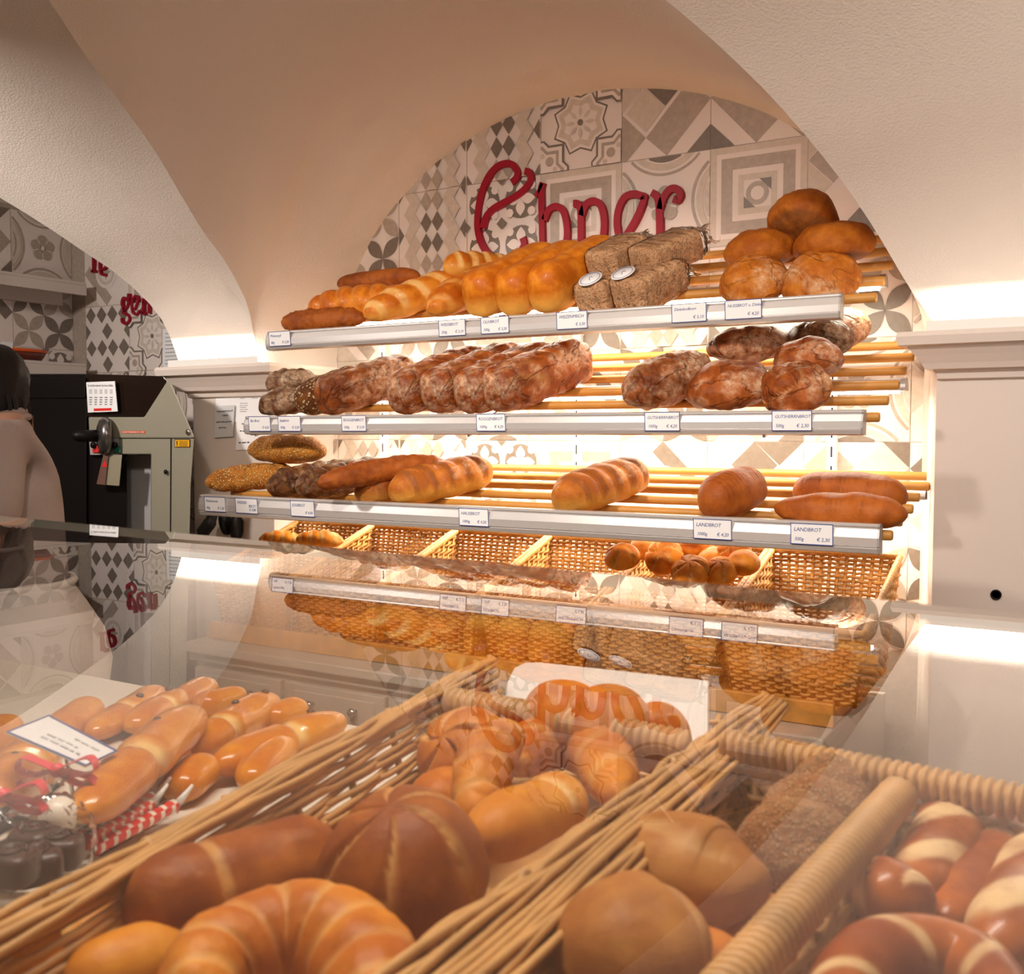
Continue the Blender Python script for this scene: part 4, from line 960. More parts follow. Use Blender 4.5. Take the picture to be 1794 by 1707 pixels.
# ---------------------------------------------------------------- left bay: wall shelves, dish, notices, bread slicer
def wall_shelf(z0, z1, x1, yb, label):
    mb = MB(); mb.box(-3.73, x1, .75, yb, z1-.012, z1); mb.box(x1-.018, x1, .75, yb, z0, z1-.012); mb.box(-3.73, -3.70, .75, yb, z0-.03, z1-.012); o = mb.build('wall_shelf', M['paint'], at=(-3.7, 1.7, z0), bevel=.002); tag(o, label, 'shelf', 'cream shelves on the left wall'); return o
wall_shelf(H(.541), H(.592), -3.55, 2.655, 'upper cream shelf on the tiled left wall'); wall_shelf(H(.212), H(.272), -3.55, 2.645, 'lower cream shelf on the tiled left wall, under the orange dish')
root = empty('oval_dish', tuple(PX(52, 623, -3.62)), 'shallow oval orange and brown dish on the lower wall shelf', 'dish'); c = Vector((-3.615, 2.40, H(.2725)))
def oval(mb, prof, c, sx, sy, nv=28):
    vs = []; n = len(prof)
    for r, h in prof:
        for k in range(nv): a = 2*PI*k/nv; vs.append(c+Vector((sx*r*math.cos(a), sy*r*math.sin(a), h)))
    mb.add(vs, [(i*nv+k, i*nv+(k+1) % nv, (i+1)*nv+(k+1) % nv, (i+1)*nv+k) for i in range(n-1) for k in range(nv)]+[tuple(range(nv))], 0, True)
root.location = c
bpy.context.view_layer.update()
mb = MB(); oval(mb, [(.80, 0), (.95, .02), (1, .032), (.96, .033), (.9, .02), (.05, .006), (.0, .006)], c, .05, .11); mb.build('bowl', M['brownred'], root)
mb = MB(); oval(mb, [(1.0, .032), (1.04, .033), (1.05, .040), (1.02, .044), (.95, .042), (.94, .034)], c, .05, .11); mb.build('rim', M['orange'], root)
mb = MB(); mb.box(-3.57, -3.5695, 2.30, 2.345, H(.272), H(.335)); tag(mb.build('paper_slip', M['paper'], at=(-3.57, 2.32, H(.272))), 'white paper slip standing on the lower wall shelf beside the dish', 'paper')
def sheet(name, px, Y, m, label, cat='paper', lines=(), group=None, im='inkk'):
    P = [PY(x, y, Y) for x, y in px]; n = Vector((0, -1, 0)); c = sum(P, Vector())/4
    mb = MB(); mb.prism(P, (0, .0012, 0)); o = mb.build(name, M[m], at=c); tag(o, label, cat, group)
    if lines:
        mb = MB()
        for (u0, u1, v, t) in lines:
            def S(u, v_): return P[0].lerp(P[1], u).lerp(P[3].lerp(P[2], u), v_)+n*.0006
            mb.prism([S(u0, v), S(u1, v), S(u1, v+t), S(u0, v+t)], (0, -.0003, 0))
        mb.build('writing', M[im], o)
    return o
def wordlines(v, u0, u1, t, rnd, gap=.03):
    out = []; u = u0
    while u < u1-.02:
        w_ = rnd.uniform(.04, .12); out.append((u, min(u1, u+w_), v+rnd.uniform(-t*.2, t*.2), t)); u += w_+gap
    return out
rn = random.Random(4)
L = []
for k in range(10): L += [(.08, rn.uniform(.75, .92), .10+k*.085, .010)]
sheet('notice', [(285, 577), (345, 575), (345, 650), (285, 655)], 2.712, 'paper', 'white printed notice on the tiled wall above the bread slicer', 'notice', L)
L = []
for u0, u1 in ((.42, .5), (.62, .72), (.82, .9)): L += [(u0, u1, .045, .012)]
for k in range(5): L += wordlines(.24+k*.085, .42, .55, .014, rn, .01)
sheet('notice', [(378, 697), (482, 695), (482, 738), (378, 740)], 2.399, 'paper', 'wide white list pinned to the left pier behind the shelf', 'notice', L, 'notices on the left pier')
L = []
for v in (.30, .42, .62, .78): L += wordlines(v, .12, .9, .03, rn, .04)
L = wordlines(.16, .12, .95, .03, rn)+wordlines(.30, .42, .7, .035, rn)+wordlines(.50, .12, .9, .03, rn)+wordlines(.68, .25, .62, .035, rn)
sheet('notice', [(376, 712), (411, 710), (408, 765), (375, 767)], 2.392, 'papergrey', 'small grey handwritten note on the left pier, lowest at the left', 'notice', L, 'notices on the left pier')
L = wordlines(.18, .15, .5, .03, rn)+wordlines(.40, .1, .45, .03, rn)+wordlines(.52, .4, .8, .03, rn)+wordlines(.75, .08, .4, .035, rn)
sheet('notice', [(415, 732), (478, 730), (478, 787), (413, 789)], 2.396, 'paper', 'handwritten sheet on the left pier, partly behind the middle rail', 'notice', L, 'notices on the left pier')

YS = 2.20
SD = ray(240, 760); SD.z = 0; SD.normalize()
def sd(k): return tuple(SD*k)
def pp(x, y, Y=YS): return PY(x, y, Y)
root = empty('bread_slicer', (-2.9, 2.35, 0), 'grey and black bread slicing machine standing in the left bay', 'bread slicer')
mb = MB(); mb.prism([pp(38, 655), pp(152, 655), pp(152, 1400), pp(38, 1400)], sd(.30)); mb.build('black_side', M['black'], root, bevel=.006)
mb = MB(); mb.prism([pp(44, 662), pp(150, 662), pp(150, 698), pp(44, 698)], sd(-.012)); mb.build('top_flap', M['black'], root, bevel=.004)
mb = MB(); mb.prism([pp(150, 655), pp(285, 659), pp(293, 668), pp(255, 731), pp(150, 731)], sd(.26)); mb.build('hood', mat('smoked_hood', (.012, .006, .004), .2, spec=.3), root, bevel=.004)
mb = MB(); mb.prism([pp(155, 731, 2.185), pp(253, 731, 2.185), pp(293, 668, 2.185), pp(299, 670, 2.185), pp(340, 764, 2.185), pp(340, 768, 2.185), pp(157, 768, 2.185)], sd(.28)); hs = mb.build('housing', M['grey'], root, bevel=.004)
mb = MB(); mb.prism([pp(205, 769, 2.19), pp(340, 769, 2.19), pp(334, 850, 2.19), pp(322, 1400, 2.19), pp(265, 1400, 2.19), pp(265, 796, 2.19), pp(205, 796, 2.19)], sd(.24)); st = mb.build('stand', M['grey'], root, bevel=.003)
mb = MB(); mb.prism([pp(298.5, 769, 2.1895), pp(300.5, 769, 2.1895), pp(297.5, 1200, 2.1895), pp(296, 1200, 2.1895)], sd(-.0015)); mb.build('seam', M['black'], st)
mb = MB(); mb.prism([pp(216, 797, 2.28), pp(265, 797, 2.28), pp(265, 1400, 2.28), pp(222, 1400, 2.28)], sd(.02)); mb.build('inner_plate', M['greyl'], root)
mb = MB(); mb.prism([pp(148, 728, 2.21), pp(222, 728, 2.21), pp(222, 1400, 2.21), pp(148, 1400, 2.21)], sd(.10)); mb.build('blade_bay', M['black'], root)
mb = MB(); mb.prism([pp(156, 767, 2.188), pp(208, 767, 2.188), pp(208, 797, 2.188), pp(158, 797, 2.188)], sd(.03)); mb.build('control_panel', M['greyl'], root)
mb = MB(); mb.prism([pp(182, 797, 2.17), pp(214, 797, 2.17), pp(209, 852, 2.17), pp(170, 849, 2.17)], sd(.012)); bl = mb.build('blade_guard', M['steel'], root, bevel=.002)
mb = MB(); mb.prism([pp(181, 797, 2.165), pp(190, 797, 2.165), pp(184, 850, 2.165), pp(169, 848, 2.165)], sd(.005)); mb.build('guard_edge', mat('brown_strip', (.16, .08, .06), .5), bl)
mb = MB(); mb.prism([pp(184, 806, 2.1645), pp(188, 818, 2.1645), pp(178, 818, 2.1645)], sd(-.0008)); mb.build('warning_triangle', M['candyr'], bl)
c = pp(180, 764, 2.15); mb = MB(); mb.lathe([(.052, .0), (.060, .008), (.060, .022), (.050, .034), (.028, .042), (.001, .043)], c+Vector((0, .03, 0)), (-.55, -.83, 0), 28); kn = mb.build('feed_knob', mat('dark_metal', (.20, .19, .19), .25, metal=.9), root)
mb = MB(); a = Vector((-.55, -.83, 0)).normalized(); mb.tube([c+a*.01, c+a*.075, c+a*.09], [.020, .018, .010], 12); mb.build('grip', M['black'], kn)
for (x, y, m, nm) in ((168, 788, 'candyr', 'stop_button'), (205, 788, 'green', 'start_button')):
    mb = MB(); mb.prism([pp(x-6, y-7, 2.184), pp(x+6, y-7, 2.184), pp(x+6, y+5, 2.184), pp(x-6, y+5, 2.184)], sd(-.004)); bt_ = mb.build(nm+'_plate', M[m], root)
    mb = MB(); mb.lathe([(.010, 0), (.010, .010), (.001, .012)], pp(x-2, y-8, 2.182), (0, -1, 0), 14); mb.build('push_button', M['black'], bt_)
mb = MB(); mb.prism([pp(212, 755, 2.1845), pp(254, 755, 2.1845), pp(254, 759.5, 2.1845), pp(212, 759.5, 2.1845)], sd(-.001)); pl = mb.build('name_plate', M['orangered'], root)
def text_mb(txt, px0, px1, Y, m, parent, nm='lettering', bold=0):
    """one line of text filling the pixel box px0 (top left) .. px1 (bottom right) on the plane Y"""
    a = PY(px0[0], px1[1], Y); b = PY(px1[0], px1[1], Y); t = PY(px0[0], px0[1], Y)
    cu = bpy.data.curves.new('t', 'FONT'); cu.body = txt; cu.size = 1; cu.offset = bold; cu.resolution_u = 2; o = bpy.data.objects.new('t', cu); C.objects.link(o)
    bpy.context.view_layer.update(); me = bpy.data.meshes.new_from_object(o.evaluated_get(bpy.context.evaluated_depsgraph_get()))
    xs_ = [v.co.x for v in me.vertices]; ys_ = [v.co.y for v in me.vertices]; x0, x1, y0, y1 = min(xs_), max(xs_), min(ys_), max(ys_)
    mb = MB(); mb.add([a+(b-a)*((v.co.x-x0)/(x1-x0))+(t-a)*((v.co.y-y0)/(y1-y0)) for v in me.vertices], [tuple(p.vertices) for p in me.polygons])
    bpy.data.objects.remove(o); bpy.data.curves.remove(cu); bpy.data.meshes.remove(me); return mb.build(nm, M[m], parent, recalc=False)
text_mb('HARTMANN A 130', (214, 756), (252, 758.6), 2.183, 'paper', pl)
mb = MB(); mb.prism([pp(306, 770, 2.189), pp(333, 770, 2.189), pp(333, 784, 2.189), pp(306, 784, 2.189)], sd(-.001)); wl = mb.build('warning_label', M['black'], root)
mb = MB(); mb.prism([pp(307, 771, 2.1879), pp(332, 771, 2.1879), pp(332, 783, 2.1879), pp(307, 783, 2.1879)], (0, -.0006, 0))
wy = mb.build('label_face', M['yellow'], wl)
mb = MB()
for v in (773.5, 776.2, 778.6, 781): mb.prism([pp(314, v, 2.1872), pp(329, v, 2.1872), pp(329, v+.8, 2.1872), pp(314, v+.8, 2.1872)], (0, -.0003, 0))
mb.prism([pp(309, 773, 2.1872), pp(311, 773, 2.1872), pp(310.5, 782, 2.1872), pp(309.5, 782, 2.1872)], sd(-.0003)); mb.build('label_print', M['black'], wl)
for (x, y, m, r) in ((330, 757, 'chrome', .009), (291, 827, 'black', .007)):
    mb = MB(); mb.lathe([(r, 0), (r, .004), (r*.3, .006), (.0005, .006)], pp(x, y, 2.184), (0, -1, 0), 16); mb.build('bolt', M[m], root)
sh = [(151, 670), (201, 668), (206, 721), (154, 723)]
P = [pp(*q, 2.183) for q in sh]; mb = MB(); mb.prism(P, (0, .0015, 0)); o = mb.build('instruction_sheet', M['paper'], at=sum(P, Vector())/4); tag(o, 'white instruction sheet with a red bar stuck on the slicer hood', 'notice')
mb = MB(); mb.prism([pp(164, 716, 2.1825), pp(195, 715, 2.1825), pp(195, 719.5, 2.1825), pp(164.5, 720.5, 2.1825)], sd(-.0006)); mb.build('red_bar', M['candyr'], o)
text_mb('So einfach nehmen Sie Ihren Kaffee', (154, 673.5), (198, 677.5), 2.1825, 'inkk', o)
mb = MB()
for cx_ in range(5):
    for k in range(5):
        if k == 0: mb.prism([pp(156+cx_*9, 682, 2.1825), pp(161+cx_*9, 682, 2.1825), pp(161+cx_*9, 690, 2.1825), pp(156.5+cx_*9, 690, 2.1825)], (0, -.0003, 0), 1)
        else: mb.prism([pp(156.5+cx_*9, 692+k*4, 2.1825), pp(162+cx_*9-k*.4, 692+k*4, 2.1825), pp(162+cx_*9-k*.4, 693.2+k*4, 2.1825), pp(156.5+cx_*9, 693.2+k*4, 2.1825)], (0, -.0003, 0), 0)
mb.build('small_print', [M['inkk'], M['papergrey']], o)
# black things hanging below the left end of the bottom rail
c0 = PY(372, 893, 2.30)
root = empty('hanging_scoop', tuple(c0), 'black handled scoop hanging under the left end of the bottom rail', 'scoop')
mb = MB(); mb.tube(catmull([PY(374, 893, 2.30), PY(368, 915, 2.29), PY(352, 938, 2.28), PY(338, 962, 2.27)], 6), [.017]*6+[.021]*6+[.013]*7, 10); mb.build('handle', M['black'], root)
mb = MB(); mb.tube(catmull([PY(374, 893, 2.30), PY(376, 884, 2.32), PY(378, 876, 2.36)], 4), .005, 8); mb.build('hook', M['chrome'], root)
for i, (x, y, lab) in enumerate(((396, 915, 'black oven glove hanging on the pier, left of the other glove'), (414, 925, 'black oven glove hanging on the pier, right of the other glove'))):
    g = LG(.085, .05, .03, 3, 2, 0, [], [(30, .004, 'n')], 140+i, 30, 20); o = geo_obj('oven_glove', shift(g, 0), M['black'], mtx(PY(x, y, 2.375), 0, 0, 0, 80+i*12)); tag(o, lab, 'glove', 'black gloves on the left pier')

# ---------------------------------------------------------------- the seller
def skin(name, verts, edges, rad, m, root=0, sub=2):
    me = bpy.data.meshes.new(name); me.from_pydata([Vector(v) for v in verts], edges, []); o = bpy.data.objects.new(name, me); C.objects.link(o)
    o.modifiers.new('s', 'SKIN'); sv = me.skin_vertices[0].data
    for i, r in enumerate(rad): sv[i].radius = r if isinstance(r, tuple) else (r, r); sv[i].use_root = (i == root)
    sb = o.modifiers.new('u', 'SUBSURF'); sb.levels = sub; sb.render_levels = sub
    bpy.context.view_layer.update(); e = bpy.data.meshes.new_from_object(o.evaluated_get(bpy.context.evaluated_depsgraph_get())); e.name = name
    bpy.data.objects.remove(o); bpy.data.meshes.remove(me); e.materials.clear(); e.materials.append(m)
    for p in e.polygons: p.use_smooth = True; p.material_index = 0
    q = bpy.data.objects.new(name, e); link(q); return q
px_, py_ = -2.335, 1.50
S0 = H(.035)                        # top of the shoulders
V = [(0, 0, .86), (0, 0, 1.05), (0, 0, 1.22), (0, .0, 1.36), (0, -.005, 1.385), (-.01, -.03, 1.41), (-.018, -.055, 1.45), (-.018, -.055, 1.515),
     (.145, 0, 1.345), (.170, -.005, 1.22), (.178, -.02, 1.09), (.16, -.12, 1.00), (.12, -.21, .97), (.09, -.245, .965),
     (-.145, 0, 1.345), (-.170, -.005, 1.22), (-.178, -.02, 1.09), (-.16, -.12, 1.00), (-.13, -.21, .97), (-.10, -.245, .965),
     (.09, 0, .80), (.10, .0, .46), (.10, .01, .10), (.10, -.10, .04), (-.09, 0, .80), (-.10, 0, .46), (-.10, .01, .10), (-.10, -.10, .04)]
Ed = [(0, 1), (1, 2), (2, 3), (3, 4), (4, 5), (5, 6), (6, 7), (3, 8), (8, 9), (9, 10), (10, 11), (11, 12), (12, 13), (3, 14), (14, 15), (15, 16), (16, 17), (17, 18), (18, 19), (0, 20), (20, 21), (21, 22), (22, 23), (0, 24), (24, 25), (25, 26), (26, 27)]
Rd = [(.15, .11), (.13, .10), (.135, .10), (.11, .08), .050, .055, (.075, .095), (.070, .085), .036, .038, .038, .034, .026, .029, .036, .038, .038, .034, .026, .029, .085, .06, .042, .04, .085, .06, .042, .04]
nV = len(V)
def hand(base, d, side):
    """five short finger chains fanned from the palm"""
    for k, (dx, ln) in enumerate(((-.030, .058), (-.011, .070), (.009, .066), (.028, .050))):
        b = Vector(base)+Vector((dx*side, -.012, .004)); i0 = len(V)
        V.extend([tuple(b), tuple(b+Vector((-.01*side, -ln*.5, -.006))), tuple(b+Vector((-.016*side, -ln*.85, -.028)))]); Ed.extend([(base_i, i0), (i0, i0+1), (i0+1, i0+2)]); Rd.extend([.010, .009, .008])
    i0 = len(V); b = Vector(base)+Vector((-.030*side, .012, .006)); V.extend([tuple(b), tuple(b+Vector((-.022*side, -.035, -.004)))]); Ed.extend([(base_i, i0), (i0, i0+1)]); Rd.extend([.011, .009])
base_i = 13; hand(V[13], None, 1); base_i = 19; hand(V[19], None, -1)
ry = math.radians(-38)      # turned towards the left of the frame
def pw_(v): x, y, z = v; return Vector((px_+x*math.cos(ry)+y*math.sin(ry)*-1, py_+x*math.sin(ry)+y*math.cos(ry), z))
proot = empty('person', (px_, py_, 0), 'person in a taupe polo shirt and white apron standing behind the counter', 'person')
body = skin('body', [pw_(v) for v in V], Ed, Rd, M['skin']); body.parent = proot; body.matrix_parent_inverse = wm(proot).inverted()
SV = [(0, 0, .92), (0, 0, 1.05), (0, 0, 1.22), (0, .0, 1.36), (0, -.005, 1.375), (.142, 0, 1.345), (.172, -.005, 1.24), (.182, -.018, 1.115), (-.142, 0, 1.345), (-.172, -.005, 1.24), (-.182, -.018, 1.115)]
SE = [(0, 1), (1, 2), (2, 3), (3, 4), (3, 5), (5, 6), (6, 7), (3, 8), (8, 9), (9, 10)]
shirt = skin('polo_shirt', [pw_(v) for v in SV], SE, [(.185, .15), (.165, .135), (.165, .13), (.150, .115), .060, .070, .072, .076, .070, .072, .076], M['shirt'], 0, 3); shirt.parent = proot; shirt.matrix_parent_inverse = wm(proot).inverted()
mb = MB(); cc = [pw_((-.012+.072*math.cos(a), -.02+.068*math.sin(a), 1.392+.018*math.sin(a))) for a in [2*PI*k/24-PI/2+.15 for k in range(24)]]; mb.tube(cc, .012, 8); mb.tube([p+Vector((0, 0, -.014))+(p-pw_((-.012, -.02, 1.392)))*.14 for p in cc], .010, 8); mb.build('collar', M['shirt'], shirt)
for sx in (-1, 1):
    mb = MB(); mb.tube([pw_((sx*(.182+.071*math.cos(a)), -.018+.071*math.sin(a), 1.098)) for a in [2*PI*k/20 for k in range(21)]], .006, 6); mb.build('sleeve_hem', M['shirt'], shirt)
# apron skirt, flaring over the hip
vs = []; nv = 40
prof = [(1.0, .175, .15), (.95, .24, .18), (.88, .29, .22), (.80, .315, .24), (.74, .30, .235), (.60, .27, .21), (.42, .27, .21)]
for z, a, b in prof:
    for k in range(nv): q = 2*PI*k/nv; f = 1+.025*math.sin(q*7+z*9); vs.append(pw_((a*f*math.cos(q)+.03, b*f*math.sin(q), z+.012*math.sin(q*3))))
mb = MB(); n = len(prof); mb.add(vs, [(i*nv+k, i*nv+(k+1) % nv, (i+1)*nv+(k+1) % nv, (i+1)*nv+k) for i in range(n-1) for k in range(nv)], 0, True); ap = mb.build('apron', M['apron'], proot)
md = ap.modifiers.new('solid', 'SOLIDIFY'); md.thickness = .004
mb = MB(); mb.tube([pw_((.03+.18*math.cos(a), .155*math.sin(a), 1.0)) for a in [2*PI*k/24 for k in range(25)]], .010, 6); mb.build('waistband', M['apron'], ap)
# head details and hair
hc = Vector((-.030, -.055, 1.452))
mb = MB()
def hp(x, y, z): return pw_((hc.x+x, hc.y+y, hc.z+z))
vs = []; nv = 28; nu_ = 18
for i in range(nu_+1):
    th = PI*i/nu_*.80
    for k in range(nv):
        a = 2*PI*k/nv; st_ = 1+.05*math.sin(a*9+th*5)
        front = max(0, -math.sin(a)); cut_ = 1-.0*front
        z = .105*math.cos(th)+.02; r = .094*math.sin(th)**.6*st_
        if th > 1.35 and front > .55: r *= .72
        vs.append(hp(r*math.cos(a)*.95, .015+r*math.sin(a)*1.08, z-(.05*max(0, th-1.5))))
mb.add(vs, [(i*nv+k, i*nv+(k+1) % nv, (i+1)*nv+(k+1) % nv, (i+1)*nv+k) for i in range(nu_) for k in range(nv)], 0, True)
rnd = random.Random(11)
for k in range(60):
    a = rnd.uniform(-.5, PI+.5); r = .092; x, y = r*math.cos(a), .015+r*math.sin(a); x2 = x*1.10+rnd.uniform(-.01, .012)
    mb.tube([hp(x*.9, y*.9, .03), hp(x*1.06, y*1.06, -.02), hp(x*1.1, y*1.1, -.06), hp(x2, y*1.12, -.085-rnd.uniform(0, .03))], [.004, .005, .003, .0006], 5)
mb.build('hair', M['hair'], proot)
mb = MB(); mb.tube([hp(0, -.078, .03), hp(0, -.100, .0), hp(0, -.098, -.012), hp(0, -.082, -.018)], [.007, .011, .012, .006], 8)
for sx in (-1, 1): mb.tube([hp(sx*.076, .0, .025), hp(sx*.084, .008, .01), hp(sx*.078, .004, -.02)], [.010, .014, .009], 8)
mb.build('nose_and_ears', M['skin'], body)
mb = MB()
for sx in (-1, 1): mb.lathe([(.0005, -.010), (.008, -.006), (.011, 0), (.008, .006), (.0005, .009)], hp(sx*.031, -.074, .025), (0, -1, 0), 12)
mb.build('eyes', mat('eye', (.25, .22, .2), .2), body)
mb = MB(); mb.tube([hp(-.024, -.083, -.045), hp(0, -.090, -.047), hp(.024, -.083, -.045)], [.003, .007, .003], 8); mb.build('mouth', mat('lips', (.30, .09, .07), .5), body)
# ---------------------------------------------------------------- display case: deck, glass top, wicker baskets, pastries
DK = -.335
case = empty('display_case', (-.5, .45, 0), 'glass topped bakery display case with a white deck in front of the camera', 'display case')
mb = MB(); mb.box(-2.3, 1.0, -.02, .905, H(DK-.025), H(DK)); mb.build('deck', M['deck'], case, bevel=.003)
mb = MB(); mb.box(-2.28, .98, .02, .88, .0, H(DK-.025)); mb.build('cabinet_body', M['paint'], case)
ge = lambda X: .543-.1*X              # rear edge of the glass top
GX0, GX1, GY = -2.25, .95, .02
zt = H(-.087); zb = zt-.008
mb = MB()
c4 = [(GX0, GY), (GX1, GY), (GX1, ge(GX1)), (GX0, ge(GX0))]
mb.add([(x, y, zt) for x, y in c4], [(0, 1, 2, 3)], 0)
mb.add([(x, y, zb) for x, y in c4], [(3, 2, 1, 0)], 1)
for i in range(4): a, b = c4[i], c4[(i+1) % 4]; mb.add([(*a, zb), (*b, zb), (*b, zt), (*a, zt)], [(0, 1, 2, 3)], 2)
mb.build('glass_top', [M['glass'], M['clear'], M['glassedge']], case, recalc=False)
for x in (GX0, GX1-.008):
    mb = MB(); mb.box(x, x+.008, GY, .60, H(DK), zb-.0005); mb.build('glass_end', [M['glassedge']], case)
mb = MB(); mb.box(GX0, GX1, GY-.008, GY, H(DK), zt); mb.build('glass_front', M['clear'], case)

def PD(x, y, h): return PZ(x, y, h)
def braid(mb, a, b, step, n, seed):
    """the plaited top edge: loose canes lying side by side, rising and diving over one another"""
    rnd = random.Random(seed); L = (b-a).length
    for k in range(n):
        ph = rnd.uniform(0, 6); fr = rnd.uniform(2.2, 3.4); pts = []
        for i in range(61):
            t = i/60; q = PI*2*(t*fr)+ph
            pts.append(a.lerp(b, t)+step*(k*(1-.45*t*t)+.24*math.sin(q))+Vector((0, 0, .0024*math.cos(q)+rnd.uniform(-.0003, .0003))))
        mb.tube(pts, .0024, 6)
# big wicker basket on the left, open towards the camera side
XL0, XL1, XR = -.462, -.515, -.272
def basket_big():
    yn, yf = .10, .84; zb_ = H(DK+.004)
    ctr = ((XL0+XR)/2, .45, zb_)
    root = empty('bread_basket', ctr, 'large wicker basket full of rolls and croissants on the deck', 'basket', 'wicker baskets in the display case')
    lf_n, lf_f = Vector((-.4095, yn, H(-.224))), Vector((-.528, yf, H(-.220)))
    rt_n, rt_f = Vector((-.252, yn, H(-.222))), Vector((-.256, yf, H(-.220)))
    bl_n, bl_f = Vector((-.370, yn, zb_)), Vector((-.455, yf-.06, zb_)); br_n, br_f = Vector((-.285, yn, zb_)), Vector((-.285, yf-.06, zb_))
    mb = MB(); weave(mb, bl_n, bl_f, lf_f, lf_n, 11, 36, .0026, seed=21, sub=6, amp=.0042, slant=.10)
    braid(mb, lf_n, lf_f, Vector((.0036, 0, -.0010)), 5, 1)
    mb.build('left_wall', M['wick'], root)
    mb = MB(); weave(mb, br_n, br_f, rt_f, rt_n, 11, 36, .0026, seed=22, sub=6, amp=.0042, slant=.10)
    braid(mb, rt_n, rt_f, Vector((.0037, 0, -.0016)), 11, 2)
    mb.build('right_wall', M['wick'], root)
    mb = MB(); weave(mb, bl_f, br_f, rt_f+Vector((0, 0, -.02)), lf_f+Vector((0, 0, -.05)), 7, 24, .0024, seed=23, sub=6, amp=.004); mb.build('back_wall', M['wick'], root)
    mb = MB(); weave(mb, bl_n, br_n, rt_n, lf_n, 6, 16, .0034, seed=24); mb.build('front_wall', M['wick'], root)
    mb = MB(); p0 = PD(772, 1228, -.232); p1 = PD(960, 1262, -.232); p2 = PD(1200, 1310, -.235); rope_rim(mb, [p0, p1, p2], .0115, .0070, 12, .34); mb.build('wrapped_rim', M['wick'], root)
    mb = MB(); mb.prism([(-.375, yn+.01, zb_), (-.29, yn+.01, zb_), (-.29, yf-.07, zb_), (-.455, yf-.07, zb_)], (0, 0, H(-.295)-zb_)); mb.build('base', M['wick'], root)
    return root
basket_big()
def basket_right():
    yn, yf = .12, .70; zb_ = H(DK+.004); xl, xd, xr = -.236, -.122, .26
    root = empty('bread_basket', (0, .4, zb_), 'wide divided wicker basket with a thick wrapped rim on the right of the deck', 'basket', 'wicker baskets in the display case')
    top = H(-.232)
    mb = MB(); weave(mb, (xl+.015, yn, zb_), (xl+.015, yf-.02, zb_), (xl, yf, top), (xl, yn, top), 11, 22, .0024, seed=31, sub=6, amp=.004); mb.build('left_wall', M['wick'], root)
    mb = MB(); weave(mb, (xd, yn, zb_), (xd, yf-.02, zb_), (xd, yf, top-.01), (xd, yn, top-.01), 11, 22, .0024, seed=32, sub=6, amp=.004); mb.build('divider', M['wick'], root)
    mb = MB(); rope_rim(mb, [PD(1220, 1800, -.220), PD(1300, 1707, -.220), PD(1440, 1545, -.220), PD(1575, 1392, -.220)], .0098, .0062, 12, .34); mb.build('divider_rim', M['wick'], root)
    bw_l, bw_r = PD(1290, 1308, -.222), PD(1794, 1408, -.222); dr = (bw_r-bw_l)/(bw_r.x-bw_l.x); bw_e = bw_r+dr*(xr-bw_r.x)
    mb = MB(); rope_rim(mb, [bw_l-dr*.01, bw_l.lerp(bw_r, .5), bw_r, bw_e], .0100, .0062, 12, .34); mb.build('back_rim', M['wick'], root)
    mb = MB(); weave(mb, (xl+.01, bw_l.y-.02, zb_), (xr, bw_e.y-.02, zb_), bw_e-Vector((0, 0, .012)), bw_l-Vector((0, 0, .012)), 34, 12, .0030, seed=33); mb.build('back_wall', M['wick'], root)
    mb = MB(); weave(mb, (xr, yn, zb_), (xr, bw_e.y-.02, zb_), bw_e-Vector((0, 0, .012)), (xr, yn, top), 12, 16, .0034, seed=34); mb.build('right_wall', M['wick'], root)
    mb = MB(); mb.box(xl+.02, xr-.005, yn+.01, .64, zb_, H(-.298)); mb.build('base', M['wick'], root)
    return root
basket_right()
# pastries placed by their two ends (seen at pixels p, q) at height h below the eye
def span(name, p, q, h, wd, geo, mk, label, group, hh=None, roll=0, cat='roll', dz=0):
    a = PD(*p, h); b = PD(*q, h+dz); d = b-a; L = d.length; yaw = math.degrees(math.atan2(d.y, d.x)); pit = -math.degrees(math.asin((b.z-a.z)/L))
    o = geo_obj(name, shift(geo(L, wd, hh or wd*.85), 0), B[mk], mtx((a+b)/2, yaw, 0, roll, pit)); tag(o, label, cat, group); return o
def gl_(k=2.6, n=2.1, flat=.2, mods=(), disp=((22, .004, 'n'),), seed=0, bend=0): return lambda L, W_, H_: LG(L, W_, H_, k, n, flat, mods, disp, seed, 64, 36, bend)
gA = 'rolls in the large wicker basket'
def pt(p, h): return PD(*p, h)
def croiss(name, pts, h, r, label, seed, mk='rollb', cnt=7, hs=None):
    P = [PD(x, y, h if hs is None else hs[i]) for i, (x, y) in enumerate(pts)]; c = sum(P, Vector())/len(P)
    g = sweep_mesh([p-c for p in P], lambda s: (r*(.30+.70*math.cos(s*1.32)**1.0)*max(.05, (1-abs(s)**8)**.5),)*2, 2.0, .1, [m_ridge(cnt, .10, .4, .35, .22)], [(25, .004, 'n'), (80, .001, 't')], 96, 36, seed)
    o = geo_obj(name, g, B[mk], Matrix.Translation(c)); tag(o, label, 'croissant', 'croissants in the large wicker basket'); return o
